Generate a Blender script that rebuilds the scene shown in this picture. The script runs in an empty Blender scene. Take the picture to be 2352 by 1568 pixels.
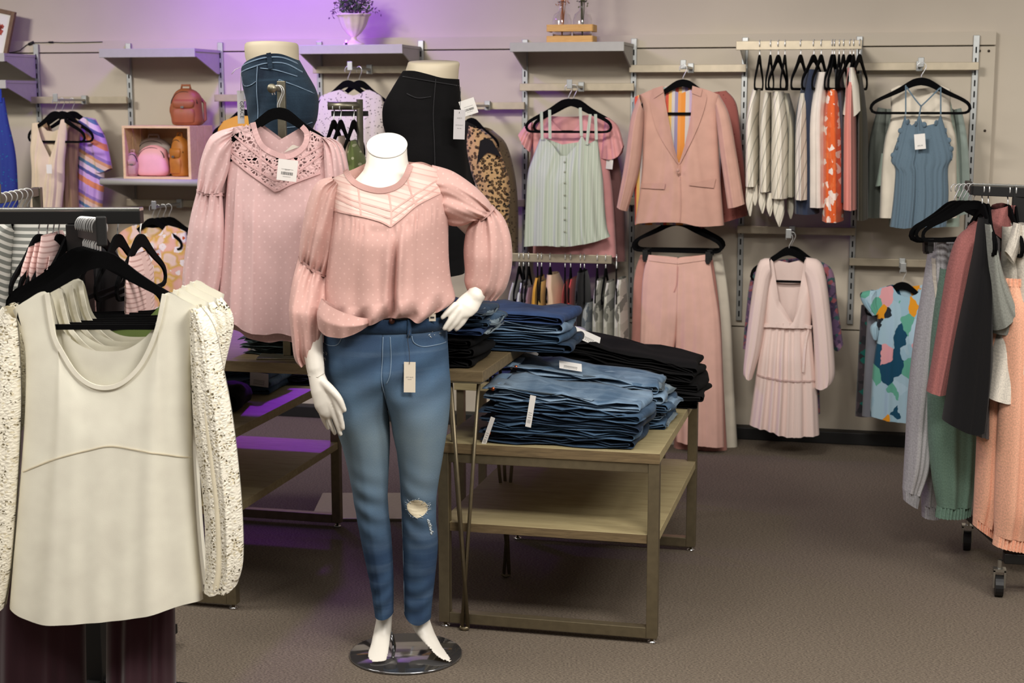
import bpy, math, random
import numpy as np

# ------------------------------------------------------------------ camera, world, lights, exposure
F, CAMH = 3500.0, 1.63
PITCH, YAW = math.atan(552 / F), math.radians(13.4)
SC = bpy.context.scene
COL = SC.collection
_cam = bpy.data.cameras.new('camera')
CAM = bpy.data.objects.new('camera', _cam)
COL.objects.link(CAM)
CAM.location = (0, 0, CAMH)
CAM.rotation_euler = (math.pi / 2 - PITCH, 0, YAW)
_cam.sensor_width = 36.0
_cam.lens = F / 2352 * 36.0
_cam.clip_start = 0.05
_cam.dof.use_dof = True
_cam.dof.focus_distance = 4.5
_cam.dof.aperture_fstop = 6.3
SC.camera = CAM

W = bpy.data.worlds.new('store_ambience')
SC.world = W
W.use_nodes = True
W.node_tree.nodes['Background'].inputs[0].default_value = (1.0, 0.95, 0.90, 1)
W.node_tree.nodes['Background'].inputs[1].default_value = 0.14

SC.view_settings.view_transform = 'Standard'
SC.view_settings.look = 'None'
SC.view_settings.exposure = 0.0
SC.view_settings.gamma = 1.0
SC.view_settings.use_curve_mapping = False


def area_light(name, loc, size, watts, col=(1, 0.955, 0.90), aim=None, spread=180):
    l = bpy.data.lights.new(name, 'AREA')
    l.shape = 'RECTANGLE'
    l.size, l.size_y = size
    l.energy = watts
    l.color = col
    l.spread = math.radians(spread)
    o = bpy.data.objects.new(name, l)
    COL.objects.link(o)
    o.location = loc
    if aim:
        import mathutils
        d = mathutils.Vector(aim) - mathutils.Vector(loc)
        o.rotation_euler = d.to_track_quat('-Z', 'Y').to_euler()
    return o


# ceiling troffers of the shop (above the frame), added fill lights and the purple LED flood near the wall
area_light('troffer_or_fill', (0.3, 2.5, 2.75), (1.2, 0.6), 84)
area_light('troffer_or_fill', (-2.5, 1.3, 2.75), (1.2, 0.6), 46)  # added fill that brightens the ivory blouses, not a known fixture
area_light('troffer_or_fill', (-1.45, 3.35, 2.75), (2.4, 1.2), 30)  # added broad fill for the mannequin's upper half and the hanging blouse
area_light('troffer_or_fill', (1.7, 3.5, 2.75), (1.2, 0.6), 52)
area_light('troffer_or_fill', (-3.4, 3.9, 2.75), (1.2, 0.6), 32)
for _x in (-4.9, -2.9, -0.9, 1.1):
    area_light('wall_washer', (_x, 4.6, 2.8), (0.6, 0.2), 7.6, aim=(_x + .5, 7.4, 1.35), spread=66)
area_light('purple_led_flood', (-2.95, 6.7, 2.66), (0.25, 0.12), 18, (0.27, 0.02, 1.0), aim=(-2.85, 7.4, 1.75))
_sl = bpy.data.lights.new('purple_led_spot', 'SPOT')
_sl.energy, _sl.color, _sl.spot_size, _sl.spot_blend, _sl.shadow_soft_size = 125, (0.36, 0.03, 1.0), math.radians(31), .7, .07
_so = bpy.data.objects.new('purple_led_spot', _sl); COL.objects.link(_so)
_so.location = (-2.56, 7.05, 2.0)
import mathutils
_so.rotation_euler = (mathutils.Vector((-2.3, 5.1, .6)) - _so.location).to_track_quat('-Z', 'Y').to_euler()

# ------------------------------------------------------------------ projection helpers
_cp, _sp, _cy, _sy = math.cos(PITCH), math.sin(PITCH), math.cos(YAW), math.sin(YAW)


def ray(px, py):
    x, v = (px - 1176) / F, (784 - py) / F
    fw, up = _cp + v * _sp, -_sp + v * _cp
    return np.array([x * _cy - fw * _sy, x * _sy + fw * _cy, up])


def onY(px, py, Y):
    r = ray(px, py)
    return np.array([0, 0, CAMH]) + r * (Y / r[1])


def onZ(px, py, Z):
    r = ray(px, py)
    return np.array([0, 0, CAMH]) + r * ((Z - CAMH) / r[2])


class Fr:
    """a vertical plane standing in the shop: origin, heading; uv(px,py) gives metres on it"""
    def __init__(s, o, yaw):
        s.o, s.yaw = np.array(o[:2], float), yaw
        s.ex = np.array([math.cos(yaw), math.sin(yaw)])
        s.n = np.array([-math.sin(yaw), math.cos(yaw)])

    def uv(s, p):
        r = ray(*p)
        t = s.n.dot(s.o) / s.n.dot(r[:2])
        q = r[:2] * t
        return np.array([(q - s.o).dot(s.ex), CAMH + r[2] * t])

    def at(s, px, py, d=0.0, zb=0.0):
        q = Fr(s.o + s.n * d, s.yaw).uv((px, py))
        return np.array([q[0], d, q[1] - zb])

    def world(s, u, d, z):
        q = s.o + s.ex * u + s.n * d
        return np.array([q[0], q[1], z])


def Fc(D, cx, tw=0.0):          # plane facing the viewer's aisle at distance D
    u = (cx - 1176) / F * _cp * D
    return Fr((u * _cy - D * _sy, u * _sy + D * _cy), YAW + math.radians(tw))


def Fw(Y, cx, tw=0.0):          # plane parallel to the back wall at depth Y
    q = onY(cx, 232, Y)
    return Fr((q[0], Y), math.radians(tw))


# ------------------------------------------------------------------ objects
def tag(o, label=None, cat=None, group=None, kind=None):
    if label: o['label'] = label
    if cat: o['category'] = cat
    if group: o['group'] = group
    if kind: o['kind'] = kind
    return o


def thing(name, label, cat, loc=(0, 0, 0), rz=0.0, group=None, kind=None):
    o = bpy.data.objects.new(name, None)
    o.empty_display_size = 0.05
    COL.objects.link(o)
    o.location = tuple(float(v) for v in loc)
    o.rotation_euler = (0, 0, rz)
    return tag(o, label, cat, group, kind)


def mesh(name, vf, smooth=True):
    v, f = vf[0], vf[1]
    me = bpy.data.meshes.new(name)
    me.from_pydata([tuple(map(float, p)) for p in v], [], [tuple(int(i) for i in q) for q in f])
    if len(vf) > 2 and vf[2] is not None:
        uvl = me.uv_layers.new(name='UVMap')
        li = np.empty(len(me.loops), dtype=np.int32)
        me.loops.foreach_get('vertex_index', li)
        uvl.data.foreach_set('uv', np.asarray(vf[2], dtype=np.float32)[li].ravel())
    if smooth:
        me.polygons.foreach_set('use_smooth', [True] * len(me.polygons))
    me.update()
    return me


def obj(name, vf, mat, parent=None, loc=None, rot=None, smooth=True, bevel=0, label=None):
    me = vf if isinstance(vf, bpy.types.Mesh) else mesh(name, vf, smooth)
    o = bpy.data.objects.new(name, me)
    COL.objects.link(o)
    if mat is not None and len(me.materials) == 0: me.materials.append(mat)
    if parent: o.parent = parent
    if loc is not None: o.location = tuple(float(v) for v in loc)
    if rot is not None: o.rotation_euler = rot
    if bevel:
        b = o.modifiers.new('bevel', 'BEVEL')
        b.width, b.segments, b.limit_method = bevel, 2, 'ANGLE'
    if label: o['label'] = label
    return o


# ------------------------------------------------------------------ shapes (verts, faces[, uvs])
def join(*parts):
    V, Fc_, U, n = [], [], [], 0
    hasuv = all(len(p) > 2 and p[2] is not None for p in parts)
    for p in parts:
        V += [tuple(x) for x in p[0]]
        Fc_ += [tuple(i + n for i in q) for q in p[1]]
        if hasuv: U += [tuple(x) for x in p[2]]
        n += len(p[0])
    return (V, Fc_, U) if hasuv else (V, Fc_)


def box(c, s):
    x, y, z = c; a, b, d = s[0] / 2, s[1] / 2, s[2] / 2
    v = [(x + i * a, y + j * b, z + k * d) for k in (-1, 1) for j in (-1, 1) for i in (-1, 1)]
    f = [(0, 2, 3, 1), (4, 5, 7, 6), (0, 1, 5, 4), (2, 6, 7, 3), (0, 4, 6, 2), (1, 3, 7, 5)]
    return v, f


def boxp(p, q):
    return box([(p[i] + q[i]) / 2 for i in range(3)], [abs(q[i] - p[i]) for i in range(3)])


def loft(rings, cap=True, closed=True):
    n = len(rings[0]); V = [tuple(p) for r in rings for p in r]; Fs = []
    m = n if closed else n - 1
    for i in range(len(rings) - 1):
        for j in range(m):
            k = (j + 1) % n
            Fs.append((i * n + j, i * n + k, (i + 1) * n + k, (i + 1) * n + j))
    if cap and closed:
        Fs.append(tuple(range(n - 1, -1, -1)))
        Fs.append(tuple((len(rings) - 1) * n + j for j in range(n)))
    return V, Fs


def tube(path, r, n=8, cap=True):
    P = [np.array(p, float) for p in path]
    rr = r if hasattr(r, '__len__') else [r] * len(P)
    rings = []; up = None
    for i, p in enumerate(P):
        d = P[min(i + 1, len(P) - 1)] - P[max(i - 1, 0)]
        d = d / (np.linalg.norm(d) + 1e-9)
        if up is None:
            a = np.array([0, 0, 1.0]) if abs(d[2]) < .9 else np.array([1.0, 0, 0])
        else:
            a = up
        x = np.cross(a, d); x /= np.linalg.norm(x) + 1e-9
        y = np.cross(d, x); up = y
        rings.append([p + rr[i] * (math.cos(t) * x + math.sin(t) * y) for t in np.linspace(0, 2 * math.pi, n, endpoint=False)])
    return loft(rings, cap)


def lathe(prof, n=24, c=(0, 0), wob=None):
    rings = []
    for r, z in prof:
        rings.append([(c[0] + r * math.cos(t) * (1 + (wob(t, z) if wob else 0)), c[1] + r * math.sin(t) * (1 + (wob(t, z) if wob else 0)), z) for t in np.linspace(0, 2 * math.pi, n, endpoint=False)])
    return loft(rings)


def ering(c, a, b, tilt=0.0, n=24, ya=0.0, p=2.0):
    """ellipse ring: half width a (x), half depth b (y), tilted so its far side is higher"""
    out = []
    for t in np.linspace(0, 2 * math.pi, n, endpoint=False):
        ct, st = math.cos(t), math.sin(t)
        cx = abs(ct) ** (2 / p) * math.copysign(1, ct); sx = abs(st) ** (2 / p) * math.copysign(1, st)
        x, y, z = a * cx, b * sx * math.cos(tilt), b * sx * math.sin(tilt)
        out.append((c[0] + x * math.cos(ya) - y * math.sin(ya), c[1] + x * math.sin(ya) + y * math.cos(ya), c[2] + z))
    return out


def ribbon(path, hw, th, closed=False):
    """flat band in the xz plane: centre line path [(x,z)], half width(s) hw, thickness th along y"""
    P = [np.array(p, float) for p in path]; n = len(P)
    hh = hw if hasattr(hw, '__len__') else [hw] * n
    V, Fs = [], []
    for i, p in enumerate(P):
        a = P[(i - 1) % n] if closed or i > 0 else p
        b = P[(i + 1) % n] if closed or i < n - 1 else p
        d = b - a; d = d / (np.linalg.norm(d) + 1e-9); nn = np.array([-d[1], d[0]]) * hh[i]
        for q, y in ((p + nn, -th), (p - nn, -th), (p - nn, th), (p + nn, th)):
            V.append((q[0], y / 2, q[1]))
    m = n if closed else n - 1
    for i in range(m):
        j = (i + 1) % n
        for k in range(4):
            l = (k + 1) % 4
            Fs.append((i * 4 + k, i * 4 + l, j * 4 + l, j * 4 + k))
    if not closed:
        Fs += [(3, 2, 1, 0), tuple((n - 1) * 4 + k for k in range(4))]
    return V, Fs


def resample(pts, n, smooth=True):
    P = np.array(pts, float)
    if len(P) == 1: return np.repeat(P, n, 0)
    if smooth and len(P) > 2:
        Q = []
        for i in range(len(P) - 1):
            p0, p1, p2, p3 = P[max(i - 1, 0)], P[i], P[i + 1], P[min(i + 2, len(P) - 1)]
            for t in np.linspace(0, 1, 9)[:-1]:
                Q.append(.5 * ((2 * p1) + (-p0 + p2) * t + (2 * p0 - 5 * p1 + 4 * p2 - p3) * t * t + (-p0 + 3 * p1 - 3 * p2 + p3) * t ** 3))
        Q.append(P[-1]); P = np.array(Q)
    d = np.r_[0, np.cumsum(np.linalg.norm(np.diff(P, axis=0), axis=1))]
    s = np.linspace(0, d[-1], n)
    return np.stack([np.interp(s, d, P[:, k]) for k in range(P.shape[1])], 1)


def coons(L, R, T, B, ns, nt, smT=True, smB=True, smS=True):
    l, r = resample(L, nt + 1, smS), resample(R, nt + 1, smS)
    t, b = resample(T, ns + 1, smT), resample(B, ns + 1, smB)
    s = np.linspace(0, 1, ns + 1)[None, :, None]; q = np.linspace(0, 1, nt + 1)[:, None, None]
    return (1 - s) * l[:, None] + s * r[:, None] + (1 - q) * t[None] + q * b[None] - (
        (1 - s) * (1 - q) * t[0] + s * (1 - q) * t[-1] + (1 - s) * q * b[0] + s * q * b[-1])


def foldf(S, T, nf, seed, t0=.15, t1=1.0, drift=.25):
    rg = random.Random(seed)
    out = 0
    for k, (m, a) in enumerate(((1, 1), (1.73, .6), (.55, .6), (2.6, .3))):
        ph, ph2 = rg.random() * 6.28, rg.random() * 6.28
        w = 2 * math.pi * nf * m * (S + .05 * np.sin(5 * S + ph2)) + ph + drift * 3 * T * math.sin(ph2)
        o = np.sin(w)
        out = out + a * np.sign(o) * np.abs(o) ** 1.0
    return out / 1.7 * (t0 + (t1 - t0) * T)


def panel(fr, L, R, T=(), B=(), Tb=None, Bb=None, depth=.04, back=None, prof=2.0, dt=((0, .35), (.3, .8), (1, 1)), nf=5, amp=.008,
          ft=(.15, 1.0), seed=0, ns=36, nt=36, off=0.0, px=True, zb=0.0, smT=False, smB=True, smS=True, both=True, shape=None, hem=0.0, edge=0.0, ext=None):
    """a shell of cloth: front sheet and back sheet meeting at both side seams, open at neck and hem"""
    c = (lambda P: [fr.uv(p) for p in P]) if px else (lambda P: [np.array(p, float) for p in P])
    l, r, tp, bt = c(L), c(R), c(T), c(B)
    top = [l[0]] + tp + [r[0]]; bot = [l[-1]] + bt + [r[-1]]
    G = coons(l, r, top, bot, ns, nt, smT, smB, smS)
    S, Tt = np.meshgrid(np.linspace(0, 1, ns + 1), np.linspace(0, 1, nt + 1))
    Sh = shape(S, Tt) if shape else np.clip(1 - np.abs(2 * S - 1) ** prof, 0, 1) ** .5
    E = np.clip(1 - np.abs(2 * S - 1) ** 6, 0, 1) if edge == 0 else np.ones_like(S)
    _t = np.linspace(-.25, 1.25, 301); _d = np.interp(_t, [a for a, _ in dt], [b for _, b in dt])
    _k = np.hanning(33); _d = np.convolve(np.pad(_d, 16, mode='edge'), _k / _k.sum(), 'valid')
    D = np.interp(Tt, _t, _d)
    f = foldf(S, Tt, nf, seed, *ft)
    yf = off - depth * D * Sh + amp * f * E
    if ext is not None: yf = yf + ext(S, Tt, G)
    V = [np.stack([G[..., 0], yf, G[..., 1] - zb + hem * f * Tt ** 4], -1).reshape(-1, 3)]
    U = [G.reshape(-1, 2)]
    n = ns + 1; Fs = []
    for i in range(nt):
        for j in range(ns):
            a = i * n + j
            Fs.append((a, a + n, a + n + 1, a + 1))
    if both:
        bk = depth * .6 if back is None else back
        tb = [l[0]] + (c(Tb) if Tb is not None else tp) + [r[0]]
        bb = [l[-1]] + (c(Bb) if Bb is not None else bt) + [r[-1]]
        G2 = coons(l, r, tb, bb, ns, nt, smT, smB, smS)
        f2 = foldf(S, Tt, nf, seed + 77, *ft)
        yb = off + bk * D * Sh - amp * .8 * f2 * E
        yb = np.maximum(yb, yf + .0015 * (E > .2))
        V.append(np.stack([G2[..., 0], yb, G2[..., 1] - zb], -1).reshape(-1, 3)); U.append(G2.reshape(-1, 2) + [3.1, 0])
        N = n * (nt + 1)
        idx = lambda i, j: i * n + j if j in (0, ns) else N + i * n + j
        for i in range(nt):
            for j in range(ns):
                Fs.append((idx(i, j), idx(i, j + 1), idx(i + 1, j + 1), idx(i + 1, j)))
    return np.concatenate(V), Fs, np.concatenate(U)


def near(vf, ns, nt):
    """depth of a cloth shell's front sheet at (u, z)"""
    P = np.asarray(vf[0][:(ns + 1) * (nt + 1)], float)
    def f(u, z):
        d = (P[:, 0] - u) ** 2 + (P[:, 2] - z) ** 2
        i = np.argpartition(d, 4)[:4]; w = 1 / (d[i] + 1e-7)
        return float((P[i, 1] * w).sum() / w.sum())
    return f


def patch(fr, L, R, T, B, surf, lift, zb=0.0, ns=24, nt=16, nf=6, amp=0.0, seed=1, smT=True, smB=True, px=True, smS=True):
    """a sheet of cloth lying on the surface surf"""
    c = (lambda P: [fr.uv(p) for p in P]) if px else (lambda P: [np.array(p, float) for p in P])
    l, r, tp, bt = c(L), c(R), c(T), c(B)
    G = coons(l, r, [l[0]] + tp + [r[0]], [l[-1]] + bt + [r[-1]], ns, nt, smT, smB, smS)
    V = []
    S, Tt = np.meshgrid(np.linspace(0, 1, ns + 1), np.linspace(0, 1, nt + 1))
    f = foldf(S, Tt, nf, seed, .5, 1.0) * amp
    for i in range(nt + 1):
        for j in range(ns + 1):
            u, z = G[i, j]
            V.append((u, (surf(u, z - zb) if callable(surf) else surf) - lift + f[i, j], z - zb))
    n = ns + 1
    Fs = [(i * n + j, (i + 1) * n + j, (i + 1) * n + j + 1, i * n + j + 1) for i in range(nt) for j in range(ns)]
    return V, Fs, G.reshape(-1, 2)


def strip(fr, P, w, d, zb=0.0, off=0.0, px=True, n=24, th=.002, smooth=True, hw=None):
    """a narrow cloth band following pixel path P on plane fr at depth function/constant off"""
    Q = resample([fr.uv(p) for p in P] if px else P, n, smooth)
    V, Fs, U = [], [], []
    for i in range(n):
        t = Q[min(i + 1, n - 1)] - Q[max(i - 1, 0)]; t = t / (np.linalg.norm(t) + 1e-9)
        m = np.array([-t[1], t[0]]) * w / 2
        for q, e in ((Q[i] + m, 0), (Q[i] + m, -th), (Q[i] - m, -th), (Q[i] - m, 0)):
            y = (off(q[0], q[1] - zb) if callable(off) else off) + d + e
            V.append((q[0], y, q[1] - zb)); U.append((q[0], q[1]))
    for i in range(n - 1):
        for k in range(4):
            l = (k + 1) % 4
            Fs.append((i * 4 + k, i * 4 + l, i * 4 + 4 + l, i * 4 + 4 + k))
    Fs += [(3, 2, 1, 0), tuple((n - 1) * 4 + k for k in range(4))]
    return V, Fs, U


def text(name, s, size, mat, parent, loc, rot=(math.pi / 2, 0, 0)):
    cu = bpy.data.curves.new(name, 'FONT')
    cu.body, cu.size, cu.align_x, cu.align_y, cu.extrude = s, size, 'CENTER', 'CENTER', .0001
    cu.resolution_u = 2
    tmp = bpy.data.objects.new('tmp', cu); COL.objects.link(tmp)
    dg = bpy.context.evaluated_depsgraph_get()
    me = bpy.data.meshes.new_from_object(tmp.evaluated_get(dg))
    bpy.data.objects.remove(tmp)
    o = obj(name, me, None, parent, loc, rot)
    me.materials.clear(); me.materials.append(mat)
    return o


# ------------------------------------------------------------------ materials
def lin(c):
    return tuple((x / 255 / 12.92 if x <= 10 else ((x / 255 + .055) / 1.055) ** 2.4) for x in c[:3]) + (1.0,)


class NT:
    def __init__(s, name):
        s.m = bpy.data.materials.new(name); s.m.use_nodes = True
        s.t = s.m.node_tree; s.b = s.t.nodes['Principled BSDF']

    def n(s, ty, ins=None, **kw):
        k = s.t.nodes.new('ShaderNode' + ty)
        for a, v in kw.items(): setattr(k, a, v)
        for a, v in (ins or {}).items(): s.set(k.inputs[a], v)
        return k

    def set(s, sock, v):
        if isinstance(v, bpy.types.NodeSocket): s.t.links.new(v, sock)
        else: sock.default_value = v

    def p(s, **kw):
        for a, v in kw.items(): s.set(s.b.inputs[a.replace('_', ' ')], v)
        return s

    def uv(s, kind='UV'):
        return s.n('TexCoord').outputs[kind]

    def map(s, v, sc=(1, 1, 1), rot=0.0, loc=(0, 0, 0)):
        return s.n('Mapping', {'Vector': v, 'Scale': sc, 'Rotation': (0, 0, rot), 'Location': loc}).outputs[0]

    def noise(s, v, sc, det=3.0, rough=.5, dist=0.0):
        return s.n('TexNoise', {'Vector': v, 'Scale': sc, 'Detail': det, 'Roughness': rough, 'Distortion': dist}).outputs[0]

    def vor(s, v, sc, rnd=1.0, feat='F1', out='Distance'):
        k = s.n('TexVoronoi', {'Vector': v, 'Scale': sc, 'Randomness': rnd}, feature=feat)
        return k.outputs[out]

    def math(s, op, a, b=0.0, c=0.0):
        k = s.n('Math', operation=op)
        s.set(k.inputs[0], a); s.set(k.inputs[1], b); s.set(k.inputs[2], c)
        return k.outputs[0]

    def ramp(s, f, stops, const=False):
        k = s.n('ValToRGB', {'Fac': f}); r = k.color_ramp
        r.interpolation = 'CONSTANT' if const else 'LINEAR'
        while len(r.elements) > 1: r.elements.remove(r.elements[-1])
        for i, (p, c) in enumerate(stops):
            e = r.elements[0] if i == 0 else r.elements.new(p)
            e.position = p; e.color = c if len(c) == 4 else tuple(c) + (1,)
        return k.outputs[0]

    def mix(s, f, a, b, mode='MIX'):
        k = s.n('Mix', data_type='RGBA', blend_type=mode)
        s.set(k.inputs[0], f); s.set(k.inputs[6], a); s.set(k.inputs[7], b)
        return k.outputs[2]

    def bump(s, h, st=.3, dist=.002):
        k = s.n('Bump', {'Height': h, 'Strength': st, 'Distance': dist})
        s.set(s.b.inputs['Normal'], k.outputs[0])

    def xy(s, v):
        k = s.n('SeparateXYZ', {'Vector': v})
        return k.outputs[0], k.outputs[1]


_M = {}


def shade(c, k):
    return tuple(min(255, x * k) for x in c)


def fab(name, col, pat='plain', c2=None, sc=1.0, rough=.85, sheen=.15, weave=900, cols=None, rot=0.0, r=.3, alpha=False, wv=.15, coord='UV', trans=0.0):
    """cloth: base colour sRGB 0-255, woven relief, optional printed pattern in metres of cloth"""
    if name in _M: return _M[name]
    k = NT(name); uv = k.uv(coord); L = lin
    if pat == 'plain':
        cc = k.mix(k.noise(uv, 14, 2), L(shade(col, .93)), L(shade(col, 1.05)))
    elif pat in ('vstripe', 'hstripe'):
        x, y = k.xy(k.map(uv, (sc, sc, 1), rot))
        f = k.math('FRACT', x if pat == 'vstripe' else y)
        n = len(cols)
        cc = k.ramp(f, [(p, L(c)) for p, c in cols], True)
    elif pat == 'dots':
        d = k.vor(k.map(uv, (sc, sc, 1), .785), 1, 0.0)
        f = k.math('LESS_THAN', d, r)
        cc = k.mix(f, k.mix(k.noise(uv, 14, 2), L(shade(col, .95)), L(shade(col, 1.04))), L(c2))
    elif pat == 'patch':
        w = k.n('VectorMath', operation='ADD'); nz = k.n('TexNoise', {'Vector': uv, 'Scale': sc * 1.3}).outputs[1]
        sc1 = k.n('VectorMath', operation='SCALE'); k.set(sc1.inputs[0], nz); sc1.inputs[3].default_value = .45 / sc
        k.set(w.inputs[0], uv); k.set(w.inputs[1], sc1.outputs[0])
        cell = k.n('SeparateColor', {'Color': k.vor(k.map(w.outputs[0], (1, r, 1)), sc, 1.0, out='Color')}).outputs[0]
        cc = k.ramp(cell, [(p, L(c)) for p, c in cols], True)
    elif pat == 'flower':
        d = k.vor(uv, sc, .85)
        n_ = k.noise(uv, sc * 3, 2)
        dd = k.math('ADD', d, k.math('MULTIPLY', k.math('SUBTRACT', n_, .5), .35))
        base = k.ramp(k.noise(uv, sc * .8, 1), [(p, L(c)) for p, c in cols], False)
        fl = k.ramp(dd, [(0, L(c2)), (.1, L(c2)), (.13, L(shade(col, 1.0))), (r, L(col)), (r + .03, (0, 0, 0, 1))], False)
        cc = k.mix(k.math('LESS_THAN', dd, r), base, fl)
    elif pat == 'leopard':
        d = k.vor(k.n('VectorMath', {0: uv, 1: (.0, .0, 0)}, operation='ADD').outputs[0], sc, 1.0)
        n_ = k.noise(uv, sc * 2.5, 2)
        dd = k.math('ADD', d, k.math('MULTIPLY', k.math('SUBTRACT', n_, .5), .5))
        cc = k.ramp(dd, [(0, L(c2)), (.22, L(shade(col, .6))), (.3, L((30, 20, 15))), (.47, L((30, 20, 15))), (.5, L(col)), (1, L(col))], True)
    elif pat == 'heather':
        cc = k.mix(k.ramp(k.noise(k.map(uv, (1, .5, 1)), 320, 2, .7), [(.35, (0, 0, 0)), (.65, (1, 1, 1))]), L(shade(col, .92)), L(shade(col, 1.06)))
    elif pat == 'speck':
        d = k.vor(uv, sc, 1.0)
        f = k.math('LESS_THAN', k.math('ADD', d, k.math('MULTIPLY', k.noise(uv, sc * 2), .3)), r)
        cc = k.mix(f, L(col), L(c2))
    elif pat == 'denim':
        x, y = k.xy(uv)
        base = k.mix(k.ramp(k.noise(k.map(uv, (1, .35, 1)), 9, 4), [(.35, (0, 0, 0)), (.68, (1, 1, 1))]), L(col), L(c2))
        wr = k.ramp(k.noise(k.map(uv, (3, 22, 1)), 1.6, 3, .55, .6), [(.45, (0, 0, 0)), (.75, (1, 1, 1))])
        base = k.mix(k.math('MULTIPLY', wr, .4), base, L(shade(c2, 1.2)))
        tw = k.noise(k.map(uv, (1, .25, 1), .6), 700, 1)
        cc = k.mix(k.math('MULTIPLY', tw, .5), base, L(shade(col, .55)))
    k.p(Base_Color=cc, Roughness=rough, Sheen_Weight=sheen, Sheen_Roughness=.5)
    k.b.inputs['Specular IOR Level'].default_value = .2
    if trans:
        k.b.inputs['Subsurface Weight'].default_value = 0
    if alpha:
        k.bump(k.vor(uv, alpha * .8, 1.0, 'DISTANCE_TO_EDGE'), .9, .004)
    else:
        k.bump(k.noise(uv, weave * .5, 2), wv, .001)
    if alpha:
        e = k.vor(uv, alpha, 1.0, 'DISTANCE_TO_EDGE')
        e2 = k.vor(k.map(uv, (1, 1, 1), .4), alpha * .37, .8)
        hole = k.math('MULTIPLY', k.math('GREATER_THAN', e, .17), k.math('GREATER_THAN', e2, (.38 if alpha < 100 else .6)))
        k.p(Alpha=k.math('SUBTRACT', 1.0, hole))
    _M[name] = k.m
    return k.m


def solid(name, col, rough=.5, metal=0.0, noise=0.0, nsc=30, bump=0.0, emit=0.0, coat=0.0, spec=.5):
    if name in _M: return _M[name]
    k = NT(name); c = lin(col)
    if noise:
        o = k.uv('Object')
        k.p(Base_Color=k.mix(k.noise(o, nsc, 4), lin(shade(col, 1 - noise)), lin(shade(col, 1 + noise))))
        if bump: k.bump(k.noise(o, nsc * 2, 3), bump, .002)
    else:
        k.p(Base_Color=c)
    k.p(Roughness=rough, Metallic=metal, Coat_Weight=coat)
    k.b.inputs['Specular IOR Level'].default_value = spec
    if emit:
        k.p(Emission_Color=c, Emission_Strength=emit)
    _M[name] = k.m
    return k.m


def wood(name, c1, c2, sc=(2, 14, 14), rough=.6):
    if name in _M: return _M[name]
    k = NT(name); o = k.map(k.uv('Object'), sc)
    f = k.noise(o, 3.0, 5, .6, 1.2)
    k.p(Base_Color=k.mix(k.ramp(f, [(.3, (0, 0, 0)), (.7, (1, 1, 1))]), lin(c1), lin(c2)), Roughness=rough)
    k.bump(f, .15, .002)
    _M[name] = k.m
    return k.m


M_STEEL = solid('zinc_steel', (176, 178, 176), .38, .75, .06, 60)
M_SLOT = solid('slot_black', (14, 14, 14), .9)
M_SHELF = solid('shelf_grey_paint', (176, 174, 168), .55, 0, .03, 40)
M_RAIL = solid('rail_zinc', (180, 168, 146), .42, .55, .08, 25)
M_CHROME = solid('chrome', (225, 225, 225), .14, 1.0)
M_WIRE = solid('bright_hook_wire', (222, 222, 220), .3, .55)
M_VELVET = solid('black_velvet', (7, 7, 8), .95, 0, .2, 200, spec=.1)
M_BLACK = solid('black_powder_coat', (22, 21, 20), .5, .2)
M_TAG = solid('tag_paper', (238, 234, 228), .7)
M_INK = solid('tag_ink', (60, 60, 62), .8)
M_GREYINK = solid('tag_grey_ink', (150, 148, 145), .8)

# ================================================================== THE SETTING
WY = 7.44                      # plaster wall
PY = 7.40                      # face of the slotted-standard panels


def m_carpet():
    k = NT('loop_carpet'); o = k.uv('Object')
    a = k.noise(k.map(o, (1, 2.4, 1), .7), 130, 2, .6)
    b = k.noise(o, 2.2, 3)
    c = k.mix(k.ramp(a, [(.3, (0, 0, 0)), (.7, (1, 1, 1))]), lin((74, 66, 57)), lin((146, 133, 118)))
    c = k.mix(k.math('MULTIPLY', b, .35), c, lin((92, 82, 72)))
    k.p(Base_Color=c, Roughness=.95); k.b.inputs['Specular IOR Level'].default_value = .1
    k.bump(a, .6, .006)
    return k.m


def m_wall(name, col):
    k = NT(name); o = k.uv('Object')
    n = k.noise(o, 3, 4)
    k.p(Base_Color=k.mix(n, lin(shade(col, .96)), lin(shade(col, 1.03))), Roughness=.75)
    k.b.inputs['Specular IOR Level'].default_value = .3
    k.bump(k.noise(o, 160, 2), .12, .002)
    return k.m


M_WALL = m_wall('wall_paint', (198, 187, 170))
M_PANEL = m_wall('panel_paint', (198, 187, 169))
obj('floor', boxp((-9, -3, -.1), (5, WY, 0)), m_carpet(), smooth=False)['kind'] = 'structure'
wb = obj('wall_back', boxp((-9, WY, 0), (5, WY + .12, 3.0)), M_WALL, smooth=False)
wb['kind'] = 'structure'; wb['label'] = 'warm grey painted back wall with screwed-on panels'
zt, zg, zs = onY(1900, 76, PY)[2], onY(1600, 110, PY)[2], onY(1680, 749, PY)[2]
xr = onY(2283, 200, PY)[0]
for a, b in ((zg + .003, zt), (zs + .003, zg - .003), (.0, zs - .003)):
    obj('panel', boxp((-6.5, PY, a), (xr, WY, b)), M_PANEL, wb, smooth=False, bevel=.002)
for px_, py_ in ((2250, 117), (2271, 117), (2262, 300)):
    q = onY(px_, py_, PY)
    obj('bolt', tube([(q[0], PY - .004, q[2]), (q[0], PY, q[2])], .006, 10), solid('bolt_dark', (70, 60, 50), .5, .6), wb)
bb_ = obj('baseboard_back', boxp((-9, PY - .07, 0), (5, WY, .06)), solid('black_rubber_base', (16, 15, 14), .6), smooth=False, bevel=.004)
bb_['kind'] = 'structure'

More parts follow.
